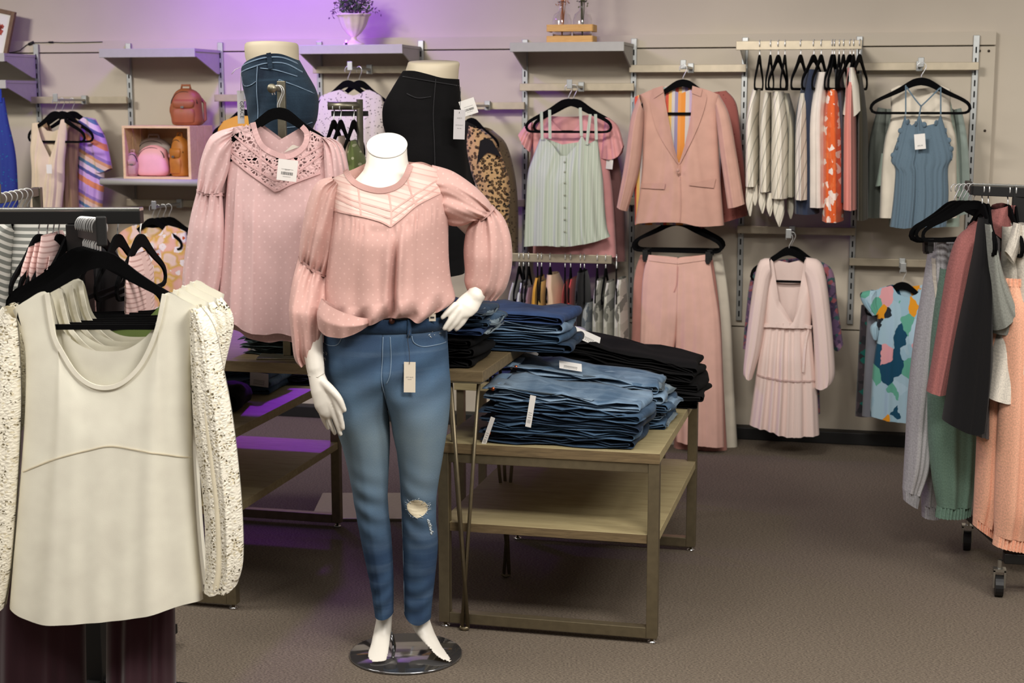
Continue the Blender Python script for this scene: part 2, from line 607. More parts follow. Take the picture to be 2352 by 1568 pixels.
# ---- slotted wall standards
STX = [-126, 85, 297, 508, 735, 968, 1207, 1457, 1712, 1974, 2242]
SX = [onY(x, 110, PY)[0] for x in STX]
ST_TOP = onY(1712, 86, PY)[2]
ST_BOT = onY(1697, 735, PY)[2]
ORD = ['', 'first', 'second', 'third', 'fourth', 'fifth', 'sixth', 'seventh', 'eighth', 'ninth', 'tenth']
_slots = None
for i, x in enumerate(SX):
    if i == 0: continue
    t = thing('wall_standard', 'slotted zinc wall standard on the back wall, %s from the left edge' % ORD[i], 'wall standard', (x, PY, ST_BOT), group='slotted wall standards')
    h = ST_TOP - ST_BOT
    obj('channel', boxp((-.014, -.016, 0), (.014, 0, h)), M_STEEL, t, smooth=False, bevel=.002)
    if _slots is None:
        _slots = mesh('slots', join(*[boxp((-.0035, -.0168, z), (.0035, -.0155, z + .028)) for z in np.arange(.02, h - .04, .05)]), False)
        _slots.materials.append(M_SLOT)
    obj('slot_row', _slots, None, t)['kind'] = 'stuff'


def crossbar(x0, x1, py, pxr, label, Y=PY - .07):
    z = onY(pxr, py, Y)[2]
    t = thing('crossbar', label, 'crossbar', ((x0 + x1) / 2, Y, z - .0175), group='flat wall crossbars')
    w = (x1 - x0) / 2 + .012
    obj('bar', boxp((-w, -.008, 0), (w, .008, .036)), M_RAIL, t, smooth=False, bevel=.002)
    for s in (-1, 1):
        obj('bracket', boxp((s * (w - .014) - .004, .008, .004), (s * (w - .014) + .004, .058, .030)), M_STEEL, t, smooth=False)
    return z + .0185


Z_C = {}
Z_C['tank'] = crossbar(SX[1], SX[2], 230, 230, 'flat zinc crossbar carrying the cream tank top hangers')
Z_C['mustard'] = crossbar(SX[3], SX[4], 225, 525, 'flat zinc crossbar above the mustard top, mostly behind the blue hip form')
Z_C['speck'] = crossbar(SX[4], SX[5], 160, 850, 'flat crossbar under the urn shelf holding the speckled blouse')
Z_C['leo'] = crossbar(SX[5], SX[6], 243, 1150, 'flat zinc crossbar above the leopard cardigan')
Z_C['sage'] = crossbar(SX[6], SX[7], 200, 1400, 'flat crossbar under the crate shelf holding the sage camisole')
Z_C['blazer'] = crossbar(SX[7], SX[8], 157, 1650, 'flat zinc crossbar holding the pink blazer')
Z_C['lace'] = crossbar(SX[9], SX[10], 153, 2040, 'flat zinc crossbar holding the slate-blue lace camisole')
Z_C['dress'] = crossbar(SX[8], SX[9], 531, 1900, 'flat crossbar at mid height holding the pale pink wrap dress')
Z_C['block'] = crossbar(SX[9], SX[10], 602, 2000, 'flat crossbar at mid height behind the colour-block top')
Z_C['flower'] = crossbar(SX[2], SX[3], 466, 350, 'flat crossbar under the crate shelf holding the orange flower blouse')
Z_C['low'] = crossbar(SX[5], SX[6], 466, 1180, 'low flat crossbar beside the leopard cardigan, mostly hidden')
Z_C['trouser'] = crossbar(SX[7], SX[8], 466, 1690, 'flat crossbar behind the pink trousers hanger')


def faceout(px_, z, label, ln=.30, Y=PY - .08):
    q = onY(px_, 232, Y - ln)
    t = thing('faceout_arm', label, 'hook arm', (q[0], Y, z - .036), group='faceout arms on the crossbars')
    obj('arm', boxp((-.011, -ln, .012), (.011, .0, .024)), M_STEEL, t, smooth=False, bevel=.002)
    obj('end_stop', boxp((-.013, -ln - .005, .008), (.013, -ln, .05)), M_STEEL, t, smooth=False, bevel=.002)
    obj('saddle', boxp((-.014, -.02, -.004), (.014, .004, .042)), M_STEEL, t, smooth=False, bevel=.002)
    return q[0], z - .012


FO = {}
for key, px_, lab in (('tank', 128, 'zinc faceout arm carrying the cream tank top'), ('speck', 805, 'zinc faceout arm carrying the speckled blouse'),
                      ('sage', 1308, 'zinc faceout arm carrying the sage camisole'), ('blazer', 1568, 'zinc faceout arm carrying the pink blazer'),
                      ('lace', 2112, 'zinc faceout arm carrying the slate-blue camisole'), ('dress', 1820, 'zinc faceout arm carrying the pale pink wrap dress'),
                      ('block', 2090, 'zinc faceout arm carrying the colour-block top'), ('flower', 345, 'zinc faceout arm carrying the orange flower blouse'),
                      ('trouser', 1560, 'zinc faceout arm carrying the pink trousers'), ('mustard', 561, 'zinc faceout arm carrying the mustard top'),
                      ('leo', 1085, 'zinc faceout arm carrying the leopard cardigan')):
    FO[key] = faceout(px_, Z_C[key], lab)


def hang_rail(x0, x1, py, pxr, label, Y=PY - .32):
    z = onY(pxr, py, Y)[2]
    t = thing('hang_rail', label, 'hang rail', ((x0 + x1) / 2, Y, z - .025), group='side-hang rails')
    w = (x1 - x0) / 2 + .015
    obj('rail', boxp((-w, -.006, .0), (w, .006, .04)), M_RAIL, t, smooth=False, bevel=.002)
    for s in (-1, 1):
        x = s * (w - .015)
        v = [(x - .003, 0, .02), (x + .003, 0, .02), (x + .003, 0, .036), (x - .003, 0, .036), (x - .003, .31, -.06), (x + .003, .31, -.06), (x + .003, .31, .04), (x - .003, .31, .04)]
        obj('bracket', (v, [(0, 1, 2, 3), (7, 6, 5, 4), (0, 4, 5, 1), (1, 5, 6, 2), (2, 6, 7, 3), (3, 7, 4, 0)]), M_STEEL, t, smooth=False)
    return z + .015, Y


R_UP = hang_rail(SX[8], SX[9], 101, 1840, 'side-hang rail of striped and orange tops, near ceiling')
R_LO = hang_rail(SX[6] - .05, SX[7] - .06, 591, 1300, 'low side-hang rail of marbled tops behind the folded jeans')


def wall_shelf(x0, x1, py, pxr, label, dep=.30, lip=.042, rnd=False):
    Yf = PY - .02 - dep
    z = onY(pxr, py, Yf)[2]
    t = thing('wall_shelf', label, 'shelf', ((x0 + x1) / 2, PY - .018, z - .12), group='grey wall shelves')
    w = (x1 - x0) / 2
    if rnd:
        pr = [(-w, w)]
        obj('board', boxp((-w, -dep, .10), (w, 0, .12)), M_SHELF, t, smooth=False, bevel=.004)
        obj('front_edge', tube([(-w, -dep, .106), (w, -dep, .106)], .017, 14), M_SHELF, t)
    else:
        obj('board', boxp((-w, -dep + .002, .106), (w, 0, .12)), M_SHELF, t, smooth=False)
        obj('front_edge', boxp((-w - .002, -dep - .004, .12 - lip), (w + .002, -dep + .008, .121)), M_SHELF, t, smooth=False, bevel=.002)
    for s in (-1, 1):
        x = s * (w - .006)
        v = []
        for xx in (x - .003, x + .003):
            v += [(xx, -dep + .01, .105), (xx, 0, .105), (xx, 0, .0), (xx, -.03, .0), (xx, -dep + .01, .085)]
        f = [(0, 1, 2, 3, 4), (9, 8, 7, 6, 5)] + [(i, (i + 1) % 5 + 0, (i + 1) % 5 + 5, i + 5) for i in range(5)]
        obj('bracket', (v, f), M_SHELF, t, smooth=False)
    return z, Yf


S_A = wall_shelf(SX[0], SX[1], 122, 30, 'grey shelf at the far left edge under the framed picture')
S_A2 = wall_shelf(SX[0], SX[1], 184, 30, 'second grey shelf at the far left, under the first one')
S_B = wall_shelf(SX[2], SX[3], 112, 330, 'empty grey shelf above the brown backpack')
S_C = wall_shelf(SX[4], SX[5], 103, 820, 'grey shelf carrying the white urn planter')
S_D = wall_shelf(SX[6], SX[7], 97, 1310, 'grey shelf carrying the small wooden crate of glass vases')
S_E = wall_shelf(SX[2], SX[3] + .02, 412, 340, 'grey round-edged shelf carrying the pine crate of bags', .34, rnd=True)

# ================================================================== HANGERS
def _hanger_meshes(hw=.21, bar=True, clip=False):
    hook = [(-.017, 0, -.012), (-.018, 0, -.022), (-.016, 0, -.012)]
    a = [(-.019 * math.cos(t) , 0, -.019 + .019 * math.sin(t)) for t in np.linspace(-.5, math.pi + .3, 14)]
    a = a + [(.006, 0, -.046), (0, 0, -.056), (0, 0, -.09)]
    hk = mesh('hook', tube(a, .0022, 6)); hk.materials.append(M_WIRE)
    k = hw / .21
    pts = [(0, -.082), (.025 * k, -.086), (.05 * k, -.097), (.085 * k, -.117), (.125 * k, -.137), (.165 * k, -.155), (.195 * k, -.172), (.208 * k, -.188), (.209 * k, -.203), (.198 * k, -.215), (.17 * k, -.219), (.1 * k, -.219), (0, -.219)]
    wd = [.017, .0165, .014, .0115, .0095, .008, .0075, .007, .0065, .006, .0055, .0055, .0055]
    full = pts + [(-x, z) for x, z in pts[-2:0:-1]]
    wf = wd + wd[-2:0:-1]
    rs = np.array([list(p) + [w] for p, w in zip(full + [full[0]], wf + [wf[0]])])
    n = 64
    d = resample(rs, n + 1, True)[:-1]
    fr = mesh('hanger_frame', ribbon(d[:, :2], list(d[:, 2]), .0065, True), False); fr.materials.append(M_VELVET)
    return hk, fr


HK, HF = _hanger_meshes()
_clipm = mesh('clip', join(boxp((-.012, -.010, -.262), (.012, .010, -.215)), boxp((-.008, -.013, -.27), (.008, .013, -.24))), False); _clipm.materials.append(M_BLACK)


def hanger(p, yaw, label, group=None, k=1.0, clips=False, tilt=0.0, swing=0.0, kz=1.0):
    """p: point where the hook sits on its rail"""
    t = thing('clothes_hanger', label, 'hanger', (p[0], p[1], p[2]), yaw, group)
    t.rotation_euler = (swing, tilt, yaw)
    t.scale = (k, 1, kz)
    obj('frame', HF, None, t)
    obj('hook', HK, None, t)
    if clips:
        for s in (-1, 1): obj('clip', _clipm, None, t, (s * .15, 0, 0))
    return t

# ================================================================== DISPLAY TABLES
M_TUBE = solid('brushed_brown_steel', (122, 111, 88), .42, .65, .12, 40)
M_PLY = wood('table_laminate', (152, 137, 100), (174, 160, 120))
M_PLYEDGE = wood('table_edge_veneer', (92, 76, 52), (128, 108, 76), (3, 3, 40))
M_OAK = wood('dark_table_wood', (104, 88, 62), (134, 116, 84), (3, 20, 20))
ZB, ZA = .594, .832


def bench(x0, x1, y0, y1, label):
    t = thing('display_table', label, 'table', ((x0 + x1) / 2, y0, 0))
    w, d, k = (x1 - x0) / 2, y1 - y0, .034
    for yy in (0, d - k):
        for s in (-1, 1):
            lg = obj('leg', boxp((s * w - (k if s > 0 else 0), yy, .018), (s * w + (0 if s > 0 else k), yy + k, ZB - .03)), M_TUBE, t, smooth=False, bevel=.002)
            c = s * (w - k / 2)
            obj('levelling_foot', lathe([(.014, 0), (.014, .006), (.006, .008), (.006, .02)], 12, (c, yy + k / 2)), M_CHROME, lg)
        obj('base_bar', boxp((-w + k, yy, .018), (w - k, yy + k, .018 + k)), M_TUBE, t, smooth=False, bevel=.002)
        obj('top_bar', boxp((-w + k, yy + .002, ZB - .062), (w - k, yy + k - .002, ZB - .031)), M_TUBE, t, smooth=False, bevel=.002)
    tp = obj('table_top', boxp((-w, 0, ZB - .03), (w, d, ZB)), M_PLY, t, smooth=False, bevel=.0015)
    obj('edge_band', boxp((-w - .001, -.003, ZB - .031), (w + .001, 0, ZB - .001)), M_PLYEDGE, tp, smooth=False)
    sh = obj('lower_shelf', boxp((-w + .004, .012, .312), (w - .004, d - .012, .34)), M_PLY, t, smooth=False, bevel=.0015)
    obj('edge_band', boxp((-w + .036, .009, .313), (w - .036, .012, .339)), M_PLYEDGE, sh, smooth=False)
    return t


bench(-1.285, -.598, 4.405, 5.43, 'low display table at right, brown steel legs, piled with jeans')
bench(-2.66, -1.968, 4.405, 5.43, 'low display table at left behind the white blouse, lit purple')

AX0, AX1, AY0, AY1 = -2.46, -1.125, 4.345, 4.995
tA = thing('nesting_table', 'tall wooden table on hairpin legs behind the mannequin', 'table', ((AX0 + AX1) / 2, AY0, 0))
wA, dA = (AX1 - AX0) / 2, AY1 - AY0
tp = obj('table_top', boxp((-wA, 0, ZA - .034), (wA, dA, ZA)), M_OAK, tA, smooth=False, bevel=.002)
for sx in (-1, 1):
    for yy, sy in ((.05, 1), (dA - .05, -1)):
        fx, fy = sx * (wA - .075), yy
        rods = []
        for dx, dy in ((-.05, 0), (.03, -.03 * sy), (.055, .03 * sy)):
            rods.append(tube([(fx + sx * dx * -1 + sx * .0, fy + dy, ZA - .036), (fx + sx * .012 * (1 if dx > 0 else -.6), fy, .012)], .006, 8))
        foot = tube([(fx - .014, fy, .012), (fx, fy, .004), (fx + .014, fy, .012)], .007, 8)
        lg = obj('hairpin_leg', join(*rods, foot), M_TUBE, tA)
        obj('mounting_plate', boxp((fx - .07, fy - .05, ZA - .039), (fx + .07, fy + .05, ZA - .034)), M_TUBE, lg, smooth=False)

# ================================================================== FOLDED JEANS
def denim(name, c, c2):
    return fab(name, c, 'denim', c2, rough=.9, wv=.4, sheen=.05, weave=500)


D_DARK = denim('denim_dark', (28, 40, 58), (58, 80, 104))
D_MID = denim('denim_mid', (46, 68, 92), (88, 116, 144))
D_LIGHT = denim('denim_light', (80, 108, 136), (150, 174, 196))
D_PALE = denim('denim_pale', (112, 134, 150), (176, 190, 196))
D_INDIGO = denim('denim_indigo', (36, 52, 88), (66, 92, 138))
D_BLACK = fab('denim_black', (12, 11, 12), 'denim', (22, 21, 22), rough=.92, wv=.4, sheen=0.0, weave=500)
D_TEAL = denim('denim_greenish', (44, 58, 58), (84, 100, 98))
D_PURPLE = denim('denim_inky', (22, 20, 36), (48, 44, 70))
M_COPPER = solid('copper_rivet', (176, 92, 56), .35, .9)
M_STITCH = solid('stitch_thread', (120, 140, 158), .9)


def U_path(l, a, b, x0, n=9):
    r = (b - a) / 2; m = (a + b) / 2
    p = [(x, a) for x in np.linspace(x0, l, n)]
    p += [(l + r * 1.0 * math.sin(t), m - r * math.cos(t)) for t in np.linspace(.4, math.pi - .4, 5)]
    p += [(x, b) for x in np.linspace(l, x0 + .015, n)]
    return p


def layer(path, w, th, seed, wav=.005, ny=9, y0=0.0, zs=lambda x: 1.0):
    """one folded sheet: rounded slab of cloth following path in xz, w deep in y"""
    rg = random.Random(seed); ph = [rg.random() * 6.28 for _ in range(8)]
    P = [np.array(p, float) for p in path]; n = len(P); rings, uv = [], []; ln = 0
    for i, p in enumerate(P):
        d = P[min(i + 1, n - 1)] - P[max(i - 1, 0)]; d /= np.linalg.norm(d) + 1e-9
        if i: ln += np.linalg.norm(p - P[i - 1])
        nrm = np.array([-d[1], d[0]])
        ring = []
        ys = np.linspace(0, 1, ny)
        for side in (1, -1):
            for y in (ys if side > 0 else ys[::-1]):
                e = math.sqrt(max(0, 1 - abs(2 * y - 1) ** 5)) * .82 + .18
                wob = wav * (math.sin(9 * p[0] / .3 + 5 * y + ph[0]) + .6 * math.sin(21 * p[0] / .3 - 9 * y + ph[1]) + .5 * math.sin(14 * y + ph[2]))
                q = p + nrm * (side * th / 2 * e)
                yy = y0 + y * w + .007 * math.sin(7 * p[0] / .3 + ph[3]) * (1 if y < .5 else -1) + .004 * math.sin(23 * p[0] / .3 + ph[6])
                xx = q[0] + .008 * math.sin(5 * y + ph[4]) * (p[0] / .5)
                ring.append((xx, yy, (q[1] + wob * min(1, q[1] / .012)) * zs(p[0])))
                uv.append((ln, y * w + seed % 7))
        rings.append(ring)
    v, f = loft(rings)
    return v, f, uv


def folded(loc, l, w, h, rz, mat, label, seed, taper=.5, group=None, button=False, tagat=None, bend=0.0, cuff=None, name='folded_jeans'):
    """a pair of jeans folded legs together and doubled; waist at x=0, fold at x=l"""
    t = thing(name, label, 'jeans', loc, rz, group)
    zs = lambda x: 1 + taper * max(0, 1 - x / l) + bend * (x / l) ** 2
    th = h * .235
    b = obj('leg', layer(U_path(l - h * .4, h * .125, h * .875, .0), w, th, seed, zs=zs), mat, t)
    obj('leg', layer(U_path(l - h * .55, h * .375, h * .625, .03), w * .97, th, seed + 3, y0=.004, zs=zs), mat, t)
    wb_ = layer([(-.006, h * .8), (.012, h * .88), (.034, h * .88)], w * .98, th * 1.25, seed + 5, y0=.002, zs=zs, wav=.003)
    wbo = obj('waistband', wb_, mat, t)
    if button:
        obj('button', tube([(.03, -.001, h * .9 * zs(.03)), (.03, -.006, h * .9 * zs(.03))], .006, 12), M_COPPER, wbo)
        obj('stitching', layer([(.036, h * 1.0), (l * .5, h * 1.0), (l * .7, h * .99)], .002, .002, seed, y0=.006, zs=zs, wav=.002, ny=3), M_STITCH, wbo)
    if cuff:
        obj('frayed_cuff', layer([(l - .03, h * .3), (l + .01, h * .5), (l - .02, h * .72)], w * .9, th, seed + 8, y0=.01, zs=zs, wav=.005), cuff, t)
    if tagat:
        for (x, y, z, rx, ry, rzz, sx, sz) in tagat:
            tg = obj('price_tag', box((0, 0, 0), (sx, .0008, sz)), M_TAG, t, (x, y, z), (rx, ry, rzz), False)
            obj('print', join(*[boxp((-sx * .3, -.0006, sz * q - .0008), (sx * .3, -.0004, sz * q + .0008)) for q in (-.05, -.12, -.2)], *[boxp((-sx * .3 + i * sx * .06, -.0006, -sz * .38), (-sx * .3 + i * sx * .06 + sx * .025, -.0004, -sz * .26)) for i in range(10)]), M_GREYINK, tg, smooth=False)
    return t


def pile(x, y, z, n, l, w, h, mats, names, grp, seed, taper=.45, rz=0.0, jit=.012, **kw):
    rg = random.Random(seed); zz = z + .001
    out = []
    for i in range(n):
        jx, jy = rg.uniform(-jit, jit), rg.uniform(-jit, jit) * .6
        extra = {k: (v[i] if isinstance(v, (list, tuple)) and len(v) == n else None) for k, v in kw.items()}
        o = folded((x + jx, y + jy, zz), l + rg.uniform(-.02, .01), w, h, rz + rg.uniform(-.025, .025), mats[i % len(mats)], names[i], seed * 13 + i, taper, grp, **{k: v for k, v in extra.items() if v is not None})
        out.append(o); zz += h * 1.0
        # wedge: later pairs tilt with the pile
        o.rotation_euler[1] = math.atan(h * taper * i / l) * 1.0
        o.location[2] += h * taper * i
    return out


def nm(kind, where, n):
    pos = ['bottom', 'second from bottom', 'third from bottom', 'fourth from bottom', 'fifth from bottom', 'sixth from bottom', 'seventh from bottom']
    out = []
    for i in range(n):
        out.append('%s, %s of %s' % (kind, 'topmost' if i == n - 1 else pos[i], where))
    return out


M_NAVYKNIT = fab('navy_knit', (44, 50, 96)); M_LILACKNIT = fab('lilac_white_knit', (196, 190, 214))
tg = lambda *a: [a]
n1 = nm('folded dark blue jeans', 'front pile on the right low table', 5)
pile(-1.15, 4.425, ZB, 5, .49, .27, .0265, [D_DARK, D_MID, D_DARK, D_MID, D_LIGHT], n1, 'front pile of blue jeans', 3, .32,
     button=[True, False, False, False, True],
     tagat=[tg(.03, -.014, .038, .1, .35, 0, .014, .1), 0, 0, tg(.15, -.016, .012, .05, .12, 0, .018, .1), 0])
n2 = nm('folded faded blue jeans', 'second pile, behind the dark front pile', 5)
pile(-1.13, 4.715, ZB, 5, .5, .25, .028, [D_MID, D_LIGHT, D_MID, D_LIGHT, D_LIGHT], n2, 'second pile of blue jeans', 5, .4, cuff=[D_PALE, D_LIGHT, D_LIGHT, D_PALE, D_PALE],
     tagat=[0, 0, 0, 0, tg(.2, .04, .052, -.95, .1, .35, .075, .034)], button=[0, 0, 0, 0, True])
n3 = nm('folded black jeans', 'rear pile on the right low table', 5)
pile(-1.17, 5.07, ZB, 5, .62, .28, .029, [D_BLACK], n3, 'pile of black jeans', 8, .75,
     tagat=[0, 0, 0, tg(.02, -.03, .0, -.3, .55, .2, .05, .1), [(.22, .03, .064, -.95, .3, .3, .11, .05), (.06, -.025, .03, -.5, .5, .2, .055, .06)]], button=[0, 0, 0, 0, 0])
# tall table
n4 = nm('folded black jeans', 'small pile on the tall table', 3)
pile(-1.42, 4.37, ZA, 3, .27, .25, .03, [D_BLACK], n4, 'black jeans on the tall table', 9, .1)
n5 = nm('folded blue jeans with frayed cuffs', 'pile over the black jeans', 3)
pile(-1.43, 4.39, ZA + .1, 3, .3, .24, .022, [D_INDIGO, D_MID, D_DARK], n5, 'blue jeans over the black jeans', 10, .1, cuff=[D_PALE, D_PALE, D_PALE])
n6 = nm('folded light blue jeans', 'rear pile on the tall table', 4)
pile(-1.47, 4.70, ZA, 4, .53, .26, .031, [D_DARK, D_MID, D_LIGHT, D_INDIGO], n6, 'light jeans on the tall table', 11, .15)
n7 = nm('folded grey-green jeans', 'pile under the hanging pink blouse', 3)
pile(-1.95, 4.47, ZA, 3, .3, .22, .022, [D_TEAL], n7, 'jeans under the pink blouse', 12, .1)
# left low table
n8 = nm('folded washed blue jeans', 'pile on the purple-lit table', 4)
pile(-2.36, 4.98, ZB, 4, .29, .26, .027, [D_MID, D_LIGHT, D_MID, D_PALE], n8, 'washed jeans on the purple-lit table', 14, .1,
     tagat=[0, 0, 0, tg(.27, -.02, -.02, .1, .05, 0, .07, .05)])
n9 = nm('folded inky dark jeans', 'pile right of the washed jeans', 2)
pile(-2.11, 5.2, ZB, 2, .11, .18, .022, [D_PURPLE], n9, 'inky jeans on the purple-lit table', 15, .0)
folded((-2.3, 4.62, ZB + .001), .25, .2, .075, .15, D_BLACK, 'crumpled black jeans at the front of the purple-lit table', 77, .0)
# clothes on a bench beyond the tall table
tb = thing('back_bench', 'low dark bench behind the tables holding folded knits', 'bench', (-1.2, 5.72, 0))
obj('seat_board', boxp((-.4, 0, .50), (.4, .4, .53)), M_PLY, tb, smooth=False, bevel=.002)
for sx in (-1, 1):
    for yy in (.02, .36): obj('leg', boxp((sx * .38 - .015, yy - .0, 0), (sx * .38 + .015, yy + .03, .5)), M_TUBE, tb, smooth=False)
n10 = ['folded navy knit lying on the back bench', 'folded lilac-white knit on top of the navy knit']
folded((-1.5, 5.75, .531), .42, .3, .1, 0, M_NAVYKNIT, n10[0], 31, .0, 'knits on the back bench', name='folded_knit')
folded((-1.47, 5.77, .635), .36, .28, .085, .05, M_LILACKNIT, n10[1], 32, .0, 'knits on the back bench', name='folded_knit')

# ================================================================== MANNEQUIN
MF = Fc(4.343, 918)
M_MANN = solid('mannequin_white', (236, 230, 218), .38, 0, .015, 20, spec=.4)
mq = thing('mannequin', 'white headless female mannequin wearing pink blouse and blue jeans, hand on hip', 'mannequin', (MF.o[0], MF.o[1], 0), MF.yaw)


def voxel_union(name, parts, vox, smooth_it=6):
    me = mesh('tmp', join(*parts))
    o = bpy.data.objects.new('tmp', me); COL.objects.link(o)
    r = o.modifiers.new('r', 'REMESH'); r.mode, r.voxel_size, r.use_smooth_shade = 'VOXEL', vox, True
    s = o.modifiers.new('s', 'SMOOTH'); s.factor, s.iterations = .5, smooth_it
    dg = bpy.context.evaluated_depsgraph_get()
    out = bpy.data.meshes.new_from_object(o.evaluated_get(dg))
    out.name = name
    bpy.data.objects.remove(o); bpy.data.meshes.remove(me)
    out.polygons.foreach_set('use_smooth', [True] * len(out.polygons))
    return out


A_ = MF.at


def limb(pts, n=14):
    P = [A_(p[0], p[1], p[2]) for p in pts]; r = [p[3] for p in pts]
    P2 = resample(np.c_[np.array(P), r], max(12, len(P) * 6), True)
    a, b = P2[0], P2[-1]
    d0 = P2[0][:3] - P2[1][:3]; d0 /= np.linalg.norm(d0); d1 = P2[-1][:3] - P2[-2][:3]; d1 /= np.linalg.norm(d1)
    q = [tuple(a[:3] + d0 * a[3] * .9) + (a[3] * .35,), tuple(a[:3] + d0 * a[3] * .55) + (a[3] * .8,)] + [tuple(x) for x in P2] + [tuple(b[:3] + d1 * b[3] * .55) + (b[3] * .82,), tuple(b[:3] + d1 * b[3] * .9) + (b[3] * .4,)]
    return tube([x[:3] for x in q], [x[3] for x in q], n)


def flat(pts, n=20):          # flattened limb: px, py, depth, half width (across), half thickness, heading of width axis in screen degrees
    rings = []
    for px_, py_, d, a, b, ang in pts:
        c = A_(px_, py_, d); t0 = math.radians(ang)
        w = np.array([math.cos(t0), 0, math.sin(t0)])
        rings.append([c + w * a * math.cos(t) + np.array([0, b * math.sin(t), 0]) for t in np.linspace(0, 2 * math.pi, n, endpoint=False)])
    return loft(rings)


K = .00126
parts = []
# trunk and neck
trunk = [((884, 880), .10, .09, 0), ((886, 800), .155, .115, 0), ((886, 720), .135, .10, 0), ((888, 640), .14, .105, 0), ((890, 560), .155, .115, 0), ((890, 500), .145, .10, 0), ((889, 455), .125, .078, .1), ((889, 430), .115, .074, .15),
         ((889, 410), .088, .066, .2), ((889, 392), .068, .062, .28), ((889, 372), .060, .058, .36), ((889, 352), .0575, .056, .46), ((889, 334), .0570, .0565, .57)]
parts.append(loft([ering(A_(c[0], c[1], .01 + .03 * max(0, (430 - c[1]) / 100)), a, b, tl, 32) for c, a, b, tl in trunk]))
# arms
parts.append(limb([(778, 470, .02, .036), (742, 530, .02, .036), (716, 620, .01, .038), (714, 720, -.04, .034), (719, 800, -.08, .029), (725, 850, -.10, .0245)]))
parts.append(flat([(723, 835, -.095, .027, .023, 8), (727, 862, -.105, .024, .019, 10), (737, 895, -.115, .030, .018, 18), (746, 925, -.122, .032, .015, 25), (753, 945, -.124, .026, .012, 28), (757, 953, -.124, .018, .009, 28), (759, 958, -.124, .008, .005, 28)]))
for f in ([(758, 898, -.128, .009), (768, 915, -.134, .0095), (780, 950, -.138, .0088), (788, 983, -.134, .0068)], [(750, 910, -.124, .009), (759, 930, -.128, .0095), (772, 966, -.130, .0088), (782, 997, -.126, .0068)],
          [(741, 915, -.118, .009), (748, 940, -.118, .0092), (759, 972, -.116, .0082), (769, 995, -.112, .0064)], [(731, 915, -.112, .0085), (737, 944, -.106, .0085), (745, 966, -.101, .0075), (754, 984, -.097, .006)],
          [(741, 876, -.118, .013), (760, 894, -.132, .0125), (779, 916, -.142, .0105), (791, 942, -.142, .0075)]):
    parts.append(limb(f, 10))
parts.append(limb([(996, 462, .02, .036), (1060, 490, .05, .038), (1135, 570, .10, .042), (1115, 640, .03, .034), (1092, 680, -.03, .026)]))
parts.append(flat([(1094, 672, -.02, .027, .022, -10), (1085, 686, -.035, .030, .020, -28), (1074, 701, -.048, .034, .017, -32), (1062, 714, -.056, .032, .014, -30), (1056, 721, -.06, .024, .011, -28), (1052, 726, -.061, .012, .007, -28)]))
for f in ([(1047, 700, -.064, .0105), (1029, 716, -.076, .0092), (1016, 729, -.08, .0072)], [(1053, 711, -.064, .0105), (1035, 735, -.074, .0096), (1021, 754, -.076, .0074)],
          [(1063, 717, -.060, .0105), (1046, 740, -.066, .0096), (1031, 757, -.066, .0074)], [(1076, 716, -.052, .0100), (1063, 739, -.055, .009), (1048, 756, -.055, .007)],
          [(1062, 692, -.03, .012), (1046, 704, -.03, .011), (1032, 722, -.024, .009)]):
    parts.append(limb(f, 10))
# legs and feet
parts.append(limb([(838, 800, .01, .085), (845, 960, .01, .058), (856, 1140, .01, .034), (868, 1240, .02, .034), (880, 1370, .035, .025), (884, 1405, .045, .0265)]))
parts.append(limb([(950, 800, .01, .085), (958, 960, .0, .058), (962, 1140, .0, .034), (964, 1240, .01, .034), (962, 1370, .025, .026), (961, 1410, .03, .030)]))
parts.append(flat([(884, 1392, .045, .024, .028, 0), (882, 1425, .038, .024, .034, 0), (878, 1452, .012, .0265, .032, 0), (873, 1480, -.03, .0285, .024, 0), (868, 1500, -.065, .031, .017, -3), (867, 1512, -.085, .029, .012, -5), (866, 1519, -.098, .022, .008, -5)]))
parts.append(flat([(961, 1396, .03, .029, .030, 0), (964, 1425, .024, .031, .036, 0), (976, 1452, .0, .0295, .032, -6), (993, 1478, -.035, .028, .024, -14), (1008, 1496, -.065, .030, .017, -20), (1017, 1508, -.082, .029, .012, -22), (1022, 1516, -.094, .022, .008, -22)]))
body = voxel_union('body', parts, .0034, 5)
obj('body', body, M_MANN, mq)
_c = A_(889, 333, .039)
obj('neck_cap', loft([ering(_c + np.array([0, -.0028, -.0045]), .0575, .0575, .60, 40), ering(_c, .0585, .0585, .60, 40), ering(_c + np.array([0, -.0012, .0018]), .0575, .0575, .60, 40), ering(_c + np.array([0, -.0014, .0022]), .052, .052, .60, 40)]), solid('cap_white', (244, 241, 234), .35), mq)
for pts, rr in (([(706, 861), (716, 866), (730, 866), (745, 857)], .0007),):
    obj('wrist_joint', tube([A_(x, y, -.127 + .0006 * abs(x - 727)) for x, y in pts], rr, 5), solid('joint_line', (170, 165, 150), .6), mq)
M_PLATE = solid('smoked_mirror_plate', (150, 150, 152), .08, .9)
obj('base_plate', lathe([(.160, 0), (.168, .002), (.168, .006), (.165, .008)], 64), M_PLATE, mq)
obj('ankle_rod', tube([(A_(905, 1440, .06)[0], .06, .006), (A_(905, 1440, .06)[0] - .02, .06, .10)], .006, 10), M_CHROME, mq)

